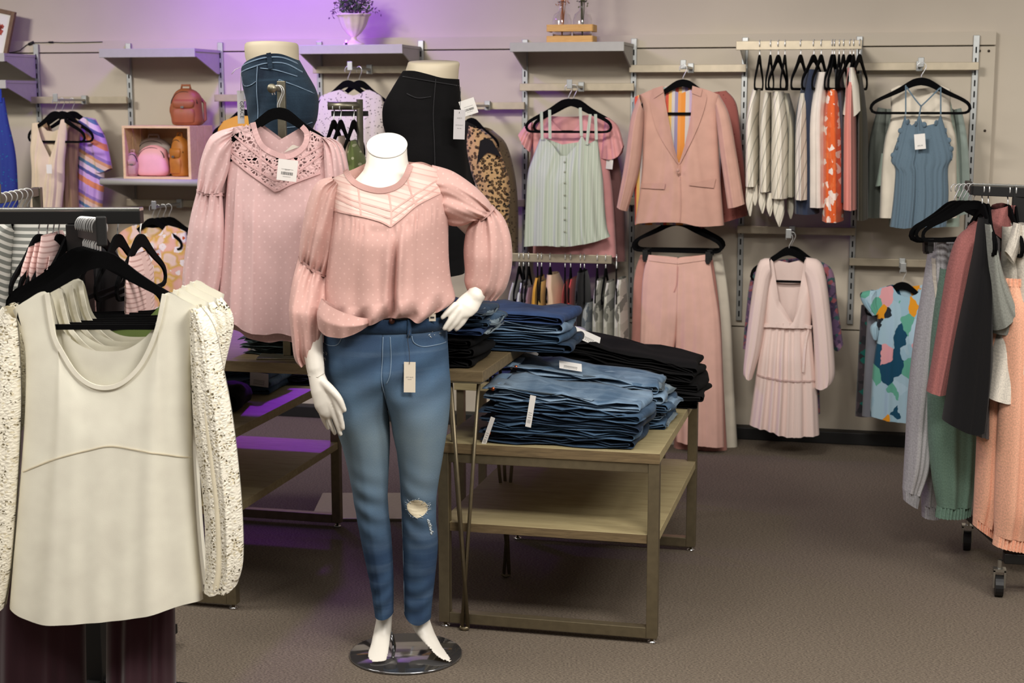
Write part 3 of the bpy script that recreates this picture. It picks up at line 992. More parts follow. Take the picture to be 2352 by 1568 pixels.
# ------------------------------------------------------------------ jeans on the mannequin
def m_washed():
    k = NT('denim_washed_skinny'); uv = k.uv('UV'); x, y = k.xy(uv)
    fade = k.ramp(y, [(.16, lin((54, 74, 104))), (.32, lin((56, 78, 108))), (.44, lin((88, 110, 132))), (.54, lin((122, 142, 156))), (.68, lin((140, 160, 170))), (.79, lin((104, 128, 150))), (.88, lin((74, 98, 126))), (1.0, lin((56, 76, 104)))])
    n = k.noise(k.map(uv, (1, .4, 1)), 12, 4)
    c = k.mix(k.math('MULTIPLY', k.ramp(n, [(.4, (0, 0, 0)), (.7, (1, 1, 1))]), .35), fade, lin((96, 132, 164)))
    wh = k.ramp(k.noise(k.map(uv, (1.5, 16, 1), .12), 2.2, 2, .5, .4), [(.5, (0, 0, 0)), (.72, (1, 1, 1))])
    c = k.mix(k.math('MULTIPLY', wh, .20), c, lin((128, 150, 172)))
    tw = k.noise(k.map(uv, (1, .3, 1), .5), 800, 1)
    c = k.mix(k.math('MULTIPLY', tw, .4), c, lin((24, 40, 62)))
    k.p(Base_Color=c, Roughness=.9); k.b.inputs['Specular IOR Level'].default_value = .15
    k.bump(k.noise(uv, 500, 2), .3, .001)
    return k.m


M_JEAN = m_washed()
jn = thing('skinny_jeans', 'washed blue skinny jeans with ripped knee on the standing mannequin', 'jeans', (MF.o[0], MF.o[1], 0), MF.yaw)


def legshape(side):
    def f(S, T):
        full = np.clip(1 - np.abs(2 * S - 1) ** 2, 0, 1) ** .5
        q = S if side < 0 else 1 - S
        half = np.clip(1 - (1 - q) ** 2, 0, 1) ** .5 * 1.0
        w = np.clip((T - .20) / .16, 0, 1); w = w * w * (3 - 2 * w)
        return half * (1 - w) + full * w * .95
    return f


def leg_depth(T):
    return T


jd = ((0, 1.0), (.12, 1.12), (.28, 1.05), (.45, .72), (.62, .56), (.75, .52), (.88, .42), (1, .36))
def knee_fold(S, T, G):
    return .006 * np.sin(60 * T + 6 * S) * np.exp(-((T - .17) / .10) ** 2) + .004 * np.sin(90 * T - 5 * S) * np.exp(-((T - .62) / .1) ** 2) + .003 * np.sin(110 * T + 4 * S) * np.exp(-((T - .93) / .1) ** 2)


LL = panel(MF, [(749, 722), (744, 770), (745, 830), (752, 890), (766, 960), (788, 1030), (804, 1100), (818, 1180), (833, 1260), (850, 1340), (861, 1412)],
           [(888, 720), (886, 790), (888, 860), (892, 935), (896, 1000), (893, 1080), (891, 1150), (899, 1230), (904, 1320), (904, 1405)], B=[(872, 1413), (890, 1411)],
           depth=.128, back=.125, dt=jd, nf=1.5, amp=.002, seed=4, ns=36, nt=110, shape=legshape(-1), ext=knee_fold, smT=True, edge=1)
RL = panel(MF, [(888, 720), (886, 790), (888, 860), (893, 935), (904, 1000), (915, 1060), (921, 1140), (924, 1220), (926, 1310), (928, 1405)],
           [(1026, 722), (1028, 770), (1031, 830), (1035, 885), (1031, 960), (1017, 1050), (1004, 1130), (1002, 1190), (1006, 1245), (1001, 1310), (993, 1380), (990, 1418)], B=[(945, 1420), (962, 1425), (978, 1421)],
           depth=.128, back=.125, dt=jd, nf=1.5, amp=.002, seed=9, ns=36, nt=110, shape=legshape(1), ext=knee_fold, smT=True, edge=1)
obj('leg', LL, M_JEAN, jn); obj('leg', RL, M_JEAN, jn)
sL, sR = near(LL, 36, 110), near(RL, 36, 110)
ucen = MF.uv((888, 800))[0]
sJ = lambda u, z: sL(u, z) if u < ucen else sR(u, z)
M_SEAM = fab('denim_pale_stitch', (124, 146, 168)); M_JDARK = denim('denim_waistband', (30, 48, 74), (58, 86, 116))
wbj = obj('waistband', strip(MF, [(752, 736), (800, 735), (886, 736), (960, 736), (1024, 737)], .036, -.001, off=sJ, n=40, th=.003), M_JDARK, jn)
for P, nme in (([(889, 757), (888, 800), (886, 850), (893, 900)], 'fly_seam'), ([(905, 757), (907, 800), (905, 840), (896, 862)], 'fly_stitch'), ([(745, 782), (765, 784), (785, 778), (796, 757)], 'pocket_seam'), ([(952, 757), (957, 772), (975, 782), (1000, 782), (1026, 781)], 'pocket_seam'),
               ([(893, 935), (905, 1000), (916, 1060), (922, 1140), (926, 1230), (928, 1310), (930, 1400)], 'inseam')):
    obj(nme, strip(MF, P, .0022 if nme != 'inseam' else .003, -.0008, off=sJ, n=24, th=.0012), M_SEAM, jn)
for x in (800, 947):
    obj('belt_loop', strip(MF, [(x, 718), (x, 757)], .011, -.005, off=sJ, n=8, th=.003), M_JDARK, jn)
for x, y in ((957, 1146), ):
    pass
kn = obj('ripped_knee', patch(MF, [(938, 1146), (940, 1158), (950, 1168)], [(985, 1148), (984, 1160), (975, 1170)], [(948, 1136), (965, 1133), (978, 1138)], [(962, 1174)], sJ, .0012), solid('knee_skin', (226, 214, 184), .5), jn, label='cream mannequin skin showing through the ripped knee')
M_FRAY = fab('frayed_white_thread', (196, 206, 212))
fr_ = []
rg = random.Random(5)
for i in range(34):
    a = rg.random() * 6.28; cx, cy_ = 962 + 25 * math.cos(a), 1153 + 20 * math.sin(a)
    fr_.append(strip(MF, [(cx, cy_), (cx + rg.uniform(-7, 7), cy_ + rg.uniform(-5, 6))], .0012, -.0016, off=sJ, n=3, th=.0006))
for i in range(9):
    y = 1180 + i * 4; fr_.append(strip(MF, [(984 + i * .9, y), (990 + i * .7 + rg.uniform(-2, 2), y + 6)], .004, -.0012, off=sJ, n=3, th=.0006))
for cx0, cy0, n_ in ((992, 748, 10), (1008, 746, 8), (751, 814, 10)):
    for i in range(n_):
        cx, cy_ = cx0 + rg.uniform(-9, 9), cy0 + rg.uniform(-12, 12)
        fr_.append(strip(MF, [(cx, cy_), (cx + rg.uniform(-5, 5), cy_ + rg.uniform(-4, 5))], .0018, -.0012, off=sJ, n=3, th=.0006))
obj('frayed_threads', join(*fr_), M_FRAY, jn)['kind'] = 'stuff'
obj('button', tube([A_(900, 737, sJ(A_(900, 737)[0], A_(900, 737)[2]) - .004), A_(900, 737, sJ(A_(900, 737)[0], A_(900, 737)[2]) - .008)], .0085, 14), solid('dark_copper_button', (92, 62, 54), .4, .8), jn)


def swing_tag(parent, fr, c, w, h, d, mat=M_TAG, rot=0.0, words=(), bars=False, string=None, zb=0.0, tx=0.0):
    """flat printed paper tag; c pixel centre, w/h metres"""
    q = fr.at(c[0], c[1], d, zb)
    t = obj('price_tag', box((0, 0, 0), (w, .0009, h)), mat, parent, q, (tx, math.radians(rot), 0), False)
    for s, size, x, z, r in words:
        text('tag_lettering', s, size, M_GREYINK if size < .008 else M_INK, t, (x, -.0008, z), (math.pi / 2, math.radians(r), 0))
    if bars:
        rg = random.Random(int(c[0])); x = -w * .3; bx = []
        while x < w * .3:
            b = rg.uniform(.0006, .0016); bx.append(boxp((x, -.0009, -h * .22), (x + b, -.0006, -h * .08))); x += b + rg.uniform(.0006, .0014)
        bx += [boxp((-w * .3, -.0009, h * .04), (w * .3, -.0006, h * .05)), boxp((-w * .2, -.0009, -h * .31), (w * .2, -.0006, -h * .30))]
        obj('barcode', join(*bx), M_INK, t, smooth=False)
    if string:
        obj('tag_string', tube([fr.at(p[0], p[1], p[2] if len(p) > 2 else d - .001, zb) for p in string], .0008, 5), M_INK, parent)
    return t


dj = min(sJ(A_(940, y)[0], A_(940, y)[2]) for y in (830, 850, 870, 900)) - .008
swing_tag(jn, MF, (941, 866), .0325, .0865, dj, solid('cream_tag', (224, 212, 192), .7), 1, [('JUDY BLUE', .0042, 0, 0, 0), ('Handcrafted', .0022, 0, -.006, 0)],
          string=[(942, 757, dj), (936, 780, dj), (939, 800, dj), (941, 828, dj - .002), (940, 836, dj - .002)])
dj2 = sJ(A_(992, 726)[0], A_(992, 726)[2]) - .006
swing_tag(jn, MF, (993, 722), .019, .038, dj2, solid('cream_tag', (224, 212, 192), .7))
obj('size_mark', box((0, 0, 0), (.011, .0006, .005)), M_INK, jn, A_(993, 729, dj2 - .001), None, False)

# ------------------------------------------------------------------ pink blouse on the mannequin
PINK = (208, 166, 157)
M_PINK = fab('pink_swiss_dot', PINK, 'dots', (219, 181, 172), 52, r=.13, rough=.8)
M_PINKBAND = fab('pink_band', (200, 158, 150))
M_YOKE = fab('pink_lace_yoke', (226, 194, 182), 'hstripe', sc=26, cols=[(0, (222, 188, 177)), (.32, (212, 170, 160)), (.42, (226, 196, 185)), (.7, (216, 178, 168)), (.78, (230, 203, 192))], rot=.25)
bl = thing('pink_blouse', 'pink swiss-dot blouse with lace yoke and puff sleeves on the mannequin', 'blouse', (MF.o[0], MF.o[1], 0), MF.yaw)


def pleat(S, T, G):
    g = np.clip((T - .30) / .25, 0, 1) * np.clip((1.02 - T) / .15, 0, 1)
    c = .545 + .02 * np.sin(3 * T)
    y = .026 * np.exp(-((S - c) / .022) ** 2) * g - .014 * np.exp(-((S - c + .05) / .03) ** 2) * g - .016 * np.exp(-((S - c - .045) / .03) ** 2) * g
    gath = np.clip((T - .26) / .05, 0, 1) * np.exp(-np.clip(T - .3, 0, 1) / .07)
    y = y + .0045 * np.sin(120 * S + 9 * np.sin(7 * S) + 3 * np.sin(23 * S)) * gath
    y = y + .008 * np.sin(24 * S + 1.2) * np.clip((T - .55) / .3, 0, 1)
    y = y + .016 * np.sin(34 * S + 10 * T) * np.clip((T - .84) / .1, 0, 1)
    return y


TB = panel(MF, [(757, 412), (762, 450), (764, 500), (757, 560), (750, 620), (744, 680), (742, 718), (752, 738)],
           [(1006, 388), (1022, 430), (1032, 480), (1030, 530), (1031, 590), (1036, 640), (1046, 684), (1030, 700)],
           T=[(790, 397), (806, 391), (818, 408), (842, 425), (880, 434), (915, 424), (935, 403), (945, 375), (970, 374)], Tb=[(790, 397), (808, 390), (850, 372), (900, 368), (944, 374), (970, 374)],
           B=[(800, 742), (850, 732), (900, 716), (940, 714), (966, 727), (985, 719), (1005, 708)], depth=.155, back=.14, prof=2.3,
           dt=((0, .42), (.08, .55), (.22, .82), (.4, 1.0), (.75, 1.0), (.9, 1.08), (1, .92)), nf=4, amp=.004, ft=(0, 1), seed=21, ns=96, nt=90, ext=pleat, smT=True)
obj('body', TB, M_PINK, bl)
sB = near(TB, 96, 90)
yk = obj('lace_yoke', patch(MF, [(757, 413), (762, 440), (770, 480)], [(1006, 388), (1012, 410), (1014, 440)],
         [(790, 398), (806, 392), (818, 410), (842, 428), (880, 437), (915, 427), (935, 406), (946, 377), (970, 375)], [(830, 487), (880, 499), (906, 511), (930, 492), (965, 463)], sB, .003, ns=60, nt=24, smB=False), M_YOKE, bl)
M_YKLINE = fab('yoke_trim', (212, 170, 160))
for P in ([(757, 430), (820, 455), (906, 478), (960, 440), (1012, 408)], [(760, 446), (830, 470), (906, 494), (960, 456), (1013, 424)], [(770, 480), (830, 487), (880, 499), (906, 511)], [(906, 511), (930, 492), (965, 463), (1014, 440)], [(827, 418), (836, 470), (838, 486)], [(938, 404), (950, 440), (962, 464)], [(897, 436), (906, 480), (907, 510)]):
    obj('lace_trim', strip(MF, P, .0045, -.0035, off=sB, n=30, th=.0008, smooth=len(P) < 5), M_YKLINE, yk, smooth=False)
obj('neckband', strip(MF, [(798, 388), (806, 402), (822, 417), (846, 428), (880, 434), (914, 425), (934, 405), (946, 376)], .016, -.004, off=sB, n=50, th=.002), M_PINKBAND, bl, smooth=False)


def puff(S, T, G):
    return .007 * np.sin(38 * S + 2 * np.sin(6 * T)) * (np.exp(-T / .13) + np.exp(-(1 - T) / .13)) + .006 * np.sin(16 * S + 3 * T)


def sleeve(name, L, R, T, B, dep, off, seed, parent, mat, fr=MF, ns=48, nt=40, dt=((0, .75), (.2, .95), (.6, 1.05), (.9, .85), (1, .6)), back=None, zb=0.0, ext=puff, amp=.004, nf=3, smS=True):
    return obj(name, panel(fr, L, R, T, B, depth=dep, back=dep if back is None else back, dt=dt, nf=nf, amp=amp, ft=(.6, 1), seed=seed, ns=ns, nt=nt, off=off, ext=ext, smT=True, zb=zb, smS=smS), mat, parent)


sl = sleeve('sleeve', [(762, 406), (728, 418), (706, 462), (692, 530), (685, 592)], [(784, 430), (786, 500), (774, 560), (756, 632)], [(778, 418)], [(700, 602), (728, 620)], .066, .005, 31, bl, M_PINK)
obj('elbow_band', panel(MF, [(684, 588), (685, 597)], [(756, 629), (754, 638)], [(702, 598), (728, 616)], [(702, 606), (728, 624)], depth=.045, back=.045, ns=30, nt=4, off=.004, amp=.001, dt=((0, 1), (1, 1)), smT=True), M_PINKBAND, sl)
obj('lower_puff', panel(MF, [(684, 594), (674, 640), (669, 700), (675, 760), (682, 812), (694, 832)], [(754, 636), (756, 680), (748, 730), (745, 775), (742, 797)], [(702, 604), (728, 622)], [(702, 831), (718, 820), (734, 808)], depth=.06, back=.06, dt=((0, .6), (.15, .9), (.5, 1.1), (.85, .95), (1, .6)), nf=3, amp=.004, ft=(.6, 1), seed=33, ns=48, nt=44, off=-.055, ext=lambda S, T, G: puff(S, T, G) + .055 * np.clip(1 - T / .45, 0, 1), smT=True), M_PINK, sl)
sr = sleeve('sleeve', [(992, 379), (1040, 394), (1090, 428), (1120, 458), (1131, 476)], [(1016, 514), (1044, 520), (1068, 517), (1088, 506)], [(1000, 420), (1008, 470)], [(1118, 492), (1102, 502)], .072, .01, 35, bl, M_PINK)
obj('elbow_band', panel(MF, [(1084, 505), (1089, 513)], [(1130, 470), (1138, 478)], [(1101, 498), (1117, 487)], [(1106, 506), (1122, 494)], depth=.05, back=.045, ns=30, nt=4, off=.015, amp=.001, dt=((0, 1), (1, 1)), smT=True), M_PINKBAND, sr)
obj('lower_puff', panel(MF, [(1087, 508), (1071, 530), (1064, 575), (1067, 625), (1066, 648), (1074, 672)], [(1132, 474), (1158, 502), (1174, 550), (1176, 610), (1163, 662), (1142, 690)], [(1103, 502), (1119, 491)], [(1092, 680), (1120, 688)], depth=.07, back=.06, dt=((0, .6), (.15, .85), (.5, 1.1), (.85, 1.0), (1, .6)), nf=3, amp=.005, ft=(.6, 1), seed=37, ns=48, nt=44, off=.02, ext=puff, smT=True), M_PINK, sr)
obj('hem_drape', panel(MF, [(751, 672), (741, 705), (744, 738)], [(880, 716), (878, 719), (868, 724)], [(790, 694), (830, 708)], [(765, 752), (800, 756), (835, 744)], depth=.05, back=.03, nf=2, amp=.006, seed=41, ns=40, nt=24, off=-.13, both=True, smT=True, ft=(1, 1), dt=((0, .7), (.5, 1), (1, .7))), M_PINK, bl)

# ================================================================== GARMENT BUILDER
class Gar:
    """one hanging garment: an Empty at its hem, cloth shells as parts"""
    def __init__(s, name, label, cat, fr, zpx, group=None, d=0.0):
        s.fr, s.d = fr, d
        s.zb = fr.uv((1176, zpx))[1]
        s.t = thing(name, label, cat, (fr.o[0], fr.o[1], s.zb), fr.yaw, group)
        s.sf = None

    def cloth(s, part, mat, L, R, T=(), B=(), parent=None, keep=False, **kw):
        ns, nt = kw.get('ns', 36), kw.get('nt', 36)
        kw['off'] = kw.get('off', 0) + s.d
        v = panel(s.fr, L, R, T, B, zb=s.zb, **kw)
        o = obj(part, v, mat, parent or s.t)
        if keep or s.sf is None: s.sf = near(v, ns, nt)
        return o

    def tubec(s, part, mat, L, R, T=(), B=(), parent=None, depth=.04, **kw):      # sleeve: round shell
        kw.setdefault('ns', 20); kw.setdefault('nt', 28); kw.setdefault('nf', 2.0); kw.setdefault('amp', .005)
        kw['off'] = kw.get('off', 0) + s.d
        return obj(part, panel(s.fr, L, R, T, B, zb=s.zb, depth=depth, back=kw.pop('back', depth), dt=kw.pop('dt', ((0, .7), (.3, 1), (1, .9))), smT=True, **kw), mat, parent or s.t)

    def band(s, part, mat, P, w, lift=.003, parent=None, n=24, th=.002, smooth=True, off=None):
        return obj(part, strip(s.fr, P, w, -lift, zb=s.zb, off=s.sf if off is None else off, n=n, th=th, smooth=smooth), mat, parent or s.t, smooth=False)

    def piece(s, part, mat, L, R, T=(), B=(), lift=.004, parent=None, **kw):
        return obj(part, patch(s.fr, L, R, list(T), list(B), s.sf, lift, zb=s.zb, **kw), mat, parent or s.t)


def hang_at(fr, p, label, group=None, d=0.0, k=1.0, tw=0.0, clips=False, tilt=0.0):
    q = fr.at(p[0], p[1], d); w = fr.world(q[0], d, q[2])
    return hanger(w, fr.yaw + math.radians(tw), label, group, k, clips, tilt)


M_BRUSH = solid('brushed_nickel', (140, 134, 116), .38, .85, .08, 80)
M_FORM = solid('cream_hip_form', (226, 212, 184), .5, 0, .02, 12)

# ------------------------------------------------------------------ counter stand with the hanging pink blouse
PF = Fc(4.58, 640)
sx_, sy_ = -1.79, 4.455
cs = thing('counter_stand', 'brushed metal countertop costumer stand holding the pink blouse hanger', 'stand', (sx_, sy_, ZA), YAW)
zt_ = onY(650, 186, sy_)[2] - ZA
obj('base', boxp((-.09, -.06, 0), (.09, .06, .006)), M_BRUSH, cs, smooth=False, bevel=.002)
obj('post', boxp((-.0125, -.0125, .006), (.0125, .0125, zt_)), M_BRUSH, cs, smooth=False, bevel=.002)
q0 = Fr((sx_, sy_), YAW); e = Fc(4.50, 625).at(625, 203, 0); ew = Fc(4.50, 625).world(e[0], 0, e[2])
el = (ew[:2] - q0.o); ex, ey = el.dot(q0.ex), el.dot(q0.n)
obj('arm', tube([(0, 0, zt_ - .028), (ex, ey + .004, ew[2] - ZA)], .0065, 10), M_BRUSH, cs)
obj('disc_end', tube([(ex, ey, ew[2] - ZA), (ex, ey - .007, ew[2] - ZA)], .0135, 24), M_BRUSH, cs)

DUSTY = (222, 186, 184)
M_DUST = fab('dusty_pink_swiss_dot', DUSTY, 'dots', (232, 200, 198), 46, r=.14, rough=.8)
M_DLACE = fab('dusty_pink_lace', (226, 190, 188), alpha=95.0)
M_DBAND = fab('dusty_pink_band', (220, 180, 178))


def gathers(S, T, G):
    g = np.clip((T - .2) / .06, 0, 1)
    return .005 * np.sin(85 * S + 11 * np.sin(6 * S)) * g * np.exp(-np.clip(T - .05, 0, 1) / .12) + .018 * (np.abs(np.sin(13 * S + 1.6 * np.sin(5 * S) + .7)) ** .6 - .5) * np.clip((T + .05) / .5, 0, 1)


for k_, (dd, lab) in enumerate(((0, 'dusty pink swiss-dot blouse with lace yoke hanging left of the mannequin'), (.05, 'second dusty pink blouse hanging directly behind the front one'))):
    g = Gar('pink_blouse', lab, 'blouse', PF, 768 + 20 * k_, 'dusty pink blouses on the counter stand', dd)
    dy, dx = 22 * k_, 6 * k_
    o_ = lambda P: [(x + dx, y + dy * min(1, max(0, (y - 400) / 350)) + (0 if y > 420 else 2 * k_)) for x, y in P]
    g.cloth('body', M_DUST, o_([(530, 330), (521, 420), (514, 523), (505, 640), (499, 737)]), o_([(745, 330), (752, 420), (765, 530), (780, 650), (792, 752)]),
            T=o_([(571, 391), (612, 420), (634, 436), (668, 420), (705, 400)]) if k_ == 0 else o_([(582, 300), (640, 352), (700, 300)]), Tb=o_([(560, 300), (590, 285), (640, 322), (690, 292), (720, 300)]), B=o_([(539, 739), (566, 755), (612, 764), (645, 760), (690, 768), (740, 764)]),
            depth=.055, back=.05, nf=4, amp=.004, seed=50 + k_, ns=110, nt=60, ext=gathers if k_ == 0 else None, smT=False, prof=3, dt=((0, .3), (.3, .7), (1, 1)))
    if k_ == 0:
        yk_ = g.piece('lace_yoke', M_DLACE, [(536, 292), (530, 330), (533, 360)], [(745, 316), (746, 345), (740, 370)], [(560, 287), (584, 283), (592, 310), (606, 338), (633, 354), (657, 361), (681, 354), (703, 333), (708, 308), (694, 292), (722, 304)],
                      [(571, 391), (628, 431), (636, 437), (668, 420), (735, 396)], lift=.004, ns=80, nt=24, smT=False, smB=False)
        for P in ([(531, 345), (575, 378), (636, 415), (690, 390), (742, 352)], [(533, 362), (571, 393), (628, 433), (636, 439), (668, 422), (738, 396)], [(540, 312), (590, 352), (636, 388), (680, 372), (744, 330)], [(600, 345), (600, 402)], [(672, 362), (690, 405)]):
            g.band('lace_trim', M_DBAND, P, .006, .0045, yk_, smooth=False, th=.001)
        g.band('neckband', M_DBAND, [(582, 281), (590, 308), (606, 336), (633, 352), (657, 359), (681, 352), (702, 332), (706, 306), (694, 290)], .016, .0055, n=50, th=.002)
        swing_tag(g.t, PF, (660, 391), .058, .062, -.09, rot=7, bars=True, words=[('$44.99', .005, 0, .001, 0)], zb=g.zb)
        obj('neck_label', box((0, 0, 0), (.05, .001, .018)), fab('ivory_label', (236, 226, 212)), g.t, PF.at(668, 337, .02, g.zb), (0, -.35, 0), False)
    s1_ = g.tubec('sleeve', M_DUST, o_([(538, 291), (500, 302), (478, 320), (460, 370), (453, 434)]), o_([(535, 330), (526, 390), (508, 442)]), o_([(537, 310)]), o_([(470, 440), (490, 444)]), depth=.045, ext=puff, ns=36)
    g.tubec('lower_puff', M_DUST, o_([(452, 438), (436, 500), (424, 580), (419, 650), (430, 686)]), o_([(510, 444), (515, 520), (510, 620), (494, 714)]), o_([(470, 442), (490, 446)]), o_([(450, 704), (475, 716)]), s1_, depth=.045, ext=puff, ns=36)
    g.tubec('elbow_band', M_DBAND, o_([(451, 433), (451, 440)]), o_([(511, 441), (512, 449)]), o_([(470, 438), (490, 442)]), o_([(470, 445), (490, 449)]), s1_, depth=.034, ns=24, nt=3, amp=.001, dt=((0, 1), (1, 1)))
    g.tubec('sleeve', M_DUST, o_([(742, 316), (744, 380), (748, 460), (752, 600)]), o_([(745, 314), (776, 332), (792, 390), (800, 470), (802, 600)]), o_([(744, 315)]), o_([(780, 604)]), depth=.045, ext=puff, ns=30)
h0 = Fc(4.58, 640)
hang_at(h0, (636, 196), 'black velvet hanger inside the front dusty pink blouse', d=.0, tw=2, k=.78)
hang_at(h0, (641, 196), 'black velvet hanger inside the second dusty pink blouse', d=.05, tw=-3, k=.76)

# ------------------------------------------------------------------ hip forms in jeans, standing on the tall table
def form_stand(parent, fr, cx, zbot, ztop, zb):
    u = fr.uv((cx, 400))[0]
    obj('base', lathe([(.11, ZA - zb), (.112, ZA - zb + .004), (.1, ZA - zb + .01), (.02, ZA - zb + .012)], 32, (u, 0)), M_CHROME, parent)
    obj('pole', tube([(u, 0, ZA - zb + .01), (u, 0, ztop - zb)], .012, 12), M_CHROME, parent)


H1 = Fc(4.93, 640)
zb1 = ZA
hf = thing('hip_form', 'cream hip form wearing dark blue jeans, seen from behind the pink blouse', 'mannequin form', (H1.o[0], H1.o[1], ZA), H1.yaw)
a1 = lambda x, y, d=0: H1.at(x, y, d, ZA)
obj('torso', loft([ering((a1(cx, y)[0], .0, a1(cx, y)[2]), w / 710, b, tl, 32) for cx, y, w, b, tl in ((645, 300, 50, .09, 0), (645, 230, 62, .10, 0), (632, 160, 58, .10, -.1), (625, 132, 60, .10, -.08), (624, 112, 60.5, .10, -.06), (624, 103, 59.5, .098, -.05), (624, 100, 57, .095, -.05))]), M_FORM, hf)
form_stand(hf, H1, 640, 0, H1.uv((640, 300))[1], ZA)
g = Gar('blue_jeans', 'dark blue jeans on the hip form, pockets and paper tag showing', 'jeans', H1, 560)
D_FORM = denim('denim_hip_form', (28, 40, 56), (62, 84, 102))
g.cloth('body', D_FORM, [(562, 147), (555, 160), (558, 195), (566, 232), (572, 275), (576, 330), (582, 420), (592, 560)], [(688, 139), (706, 170), (726, 206), (732, 237), (728, 275), (716, 305), (702, 400), (690, 560)],
        T=[(590, 136), (622, 127), (655, 126)], Tb=[(590, 143), (622, 136), (655, 132)], B=[(640, 566)], depth=.135, back=.13, nf=2, amp=.003, ft=(.6, .6), seed=60, ns=50, nt=60, dt=((0, .8), (.15, 1), (.4, 1.0), (.6, .8), (1, .7)), smT=True,
        ext=lambda S, T, G: .006 * np.sin(40 * T + 14 * S) * np.exp(-((S - .1) / .2) ** 2) * np.exp(-((T - .25) / .15) ** 2))
for P, w in (([(562, 152), (595, 141), (625, 134), (660, 134), (690, 147)], .004), ([(560, 166), (595, 155), (625, 147), (665, 147), (700, 166)], .0035)):
    g.band('waistband_seam', M_SEAM, P, w, .002)
g.band('belt_loop', D_FORM, [(630, 124), (636, 160)], .014, .006, th=.004)
for P in ([(562, 176), (568, 196), (585, 197), (602, 188)], [(605, 154), (604, 200), (606, 260), (604, 300)], [(612, 158), (650, 163), (692, 176)], [(655, 184), (690, 197), (726, 214)], [(655, 184), (652, 240), (660, 292)], [(660, 292), (700, 288), (722, 280)]):
    g.band('pocket_seam', M_SEAM, P, .0026, .002)
obj('rivet', tube([H1.at(601, 194, -.12, g.zb), H1.at(601, 194, -.125, g.zb)], .004, 8), M_CHROME, g.t)
tg_ = swing_tag(g.t, H1, (553, 246), .0215, .104, -.02, solid('pale_tag', (206, 202, 202), .7), 0, [('GRACE', .017, .003, -.008, 90)], zb=g.zb)
obj('tag_string', tube([H1.at(x, y, -.02, g.zb) for x, y in ((532, 170), (540, 160), (556, 153), (553, 170), (553, 214))], .0012, 5), solid('white_string', (235, 228, 232), .8), g.t)

H2 = Fc(5.0, 970)
hf = thing('hip_form', 'cream hip form wearing black jeans behind the mannequin shoulder', 'mannequin form', (H2.o[0], H2.o[1], ZA), H2.yaw)
a2 = lambda x, y, d=0: H2.at(x, y, d, ZA)
obj('torso', loft([ering((a2(cx, y)[0], .0, a2(cx, y)[2]), w / 700, b, tl, 32) for cx, y, w, b, tl in ((985, 320, 60, .09, 0), (980, 250, 68, .10, 0), (989, 190, 62, .10, .05), (993, 160, 60, .10, .06), (996, 148, 59, .098, .08), (996, 144, 58, .096, .09), (996, 142, 56, .093, .09))]), M_FORM, hf)
form_stand(hf, H2, 985, 0, H2.uv((985, 320))[1], ZA)
g = Gar('black_jeans', 'black jeans on the hip form behind the mannequin shoulder', 'jeans', H2, 628)
g.cloth('body', D_BLACK, [(925, 163), (900, 204), (880, 242), (879, 282), (886, 312), (894, 400), (915, 520), (930, 628)], [(1055, 182), (1058, 220), (1064, 268), (1070, 320), (1074, 400), (1072, 520), (1067, 627)],
        T=[(955, 164), (985, 171), (1020, 180)], B=[(1000, 630)], depth=.14, back=.13, nf=2, amp=.003, ft=(.6, .6), seed=61, ns=44, nt=54, dt=((0, .8), (.15, 1), (.4, 1.0), (1, .75)), smT=True)
M_BSEAM = fab('black_seam', (40, 39, 41))
for P in ([(928, 176), (985, 186), (1055, 197)], [(1005, 182), (1000, 260), (1003, 340), (1005, 480)], [(940, 215), (965, 225), (995, 222)]):
    g.band('seam', M_BSEAM, P, .003, .002)
swing_tag(g.t, H2, (1055, 286), .036, .092, -.15, solid('pale_tag', (206, 202, 202), .7), 2, [('SIZE 9', .006, 0, .02, 0), ('PETITE BOOT', .004, 0, -.002, 0), ('RN 148', .004, 0, -.012, 0)], string=[(1058, 200, -.10), (1057, 240, -.14), (1055, 260, -.152)], zb=g.zb)
swing_tag(g.t, H2, (1076, 246), .05, .05, -.12, rot=-18, bars=True, zb=g.zb)

# ------------------------------------------------------------------ four-way rack with green dotted tops behind the blouse
RF = Fc(6.0, 826)
pz = RF.uv((826, 228))[1]
r3 = thing('clothing_rack', 'thin brushed metal rack between the hip forms, holding green dotted top', 'rack', (RF.o[0], RF.o[1], 0), RF.yaw)
obj('post', tube([(0, 0, .012), (0, 0, pz)], .013, 14), M_BRUSH, r3)
ul = RF.uv((753, 243)); ur = RF.uv((826, 243))
obj('arm', tube([(ul[0] - ur[0], 0, ul[1]), (0, 0, ur[1])], .016, 14), M_BRUSH, r3)
obj('rear_arm', boxp((ul[0] - ur[0] + .01, .02, ul[1] - .04), (.03, .035, ul[1] - .02)), M_BLACK, r3, smooth=False)
obj('base_plate', boxp((-.2, -.2, 0), (.2, .2, .012)), M_BRUSH, r3, smooth=False, bevel=.002)
M_GDOT = fab('olive_dot', (132, 146, 88), 'dots', (214, 216, 176), 30, r=.16)
M_BLUSH = fab('blush_gauze', (222, 196, 182))
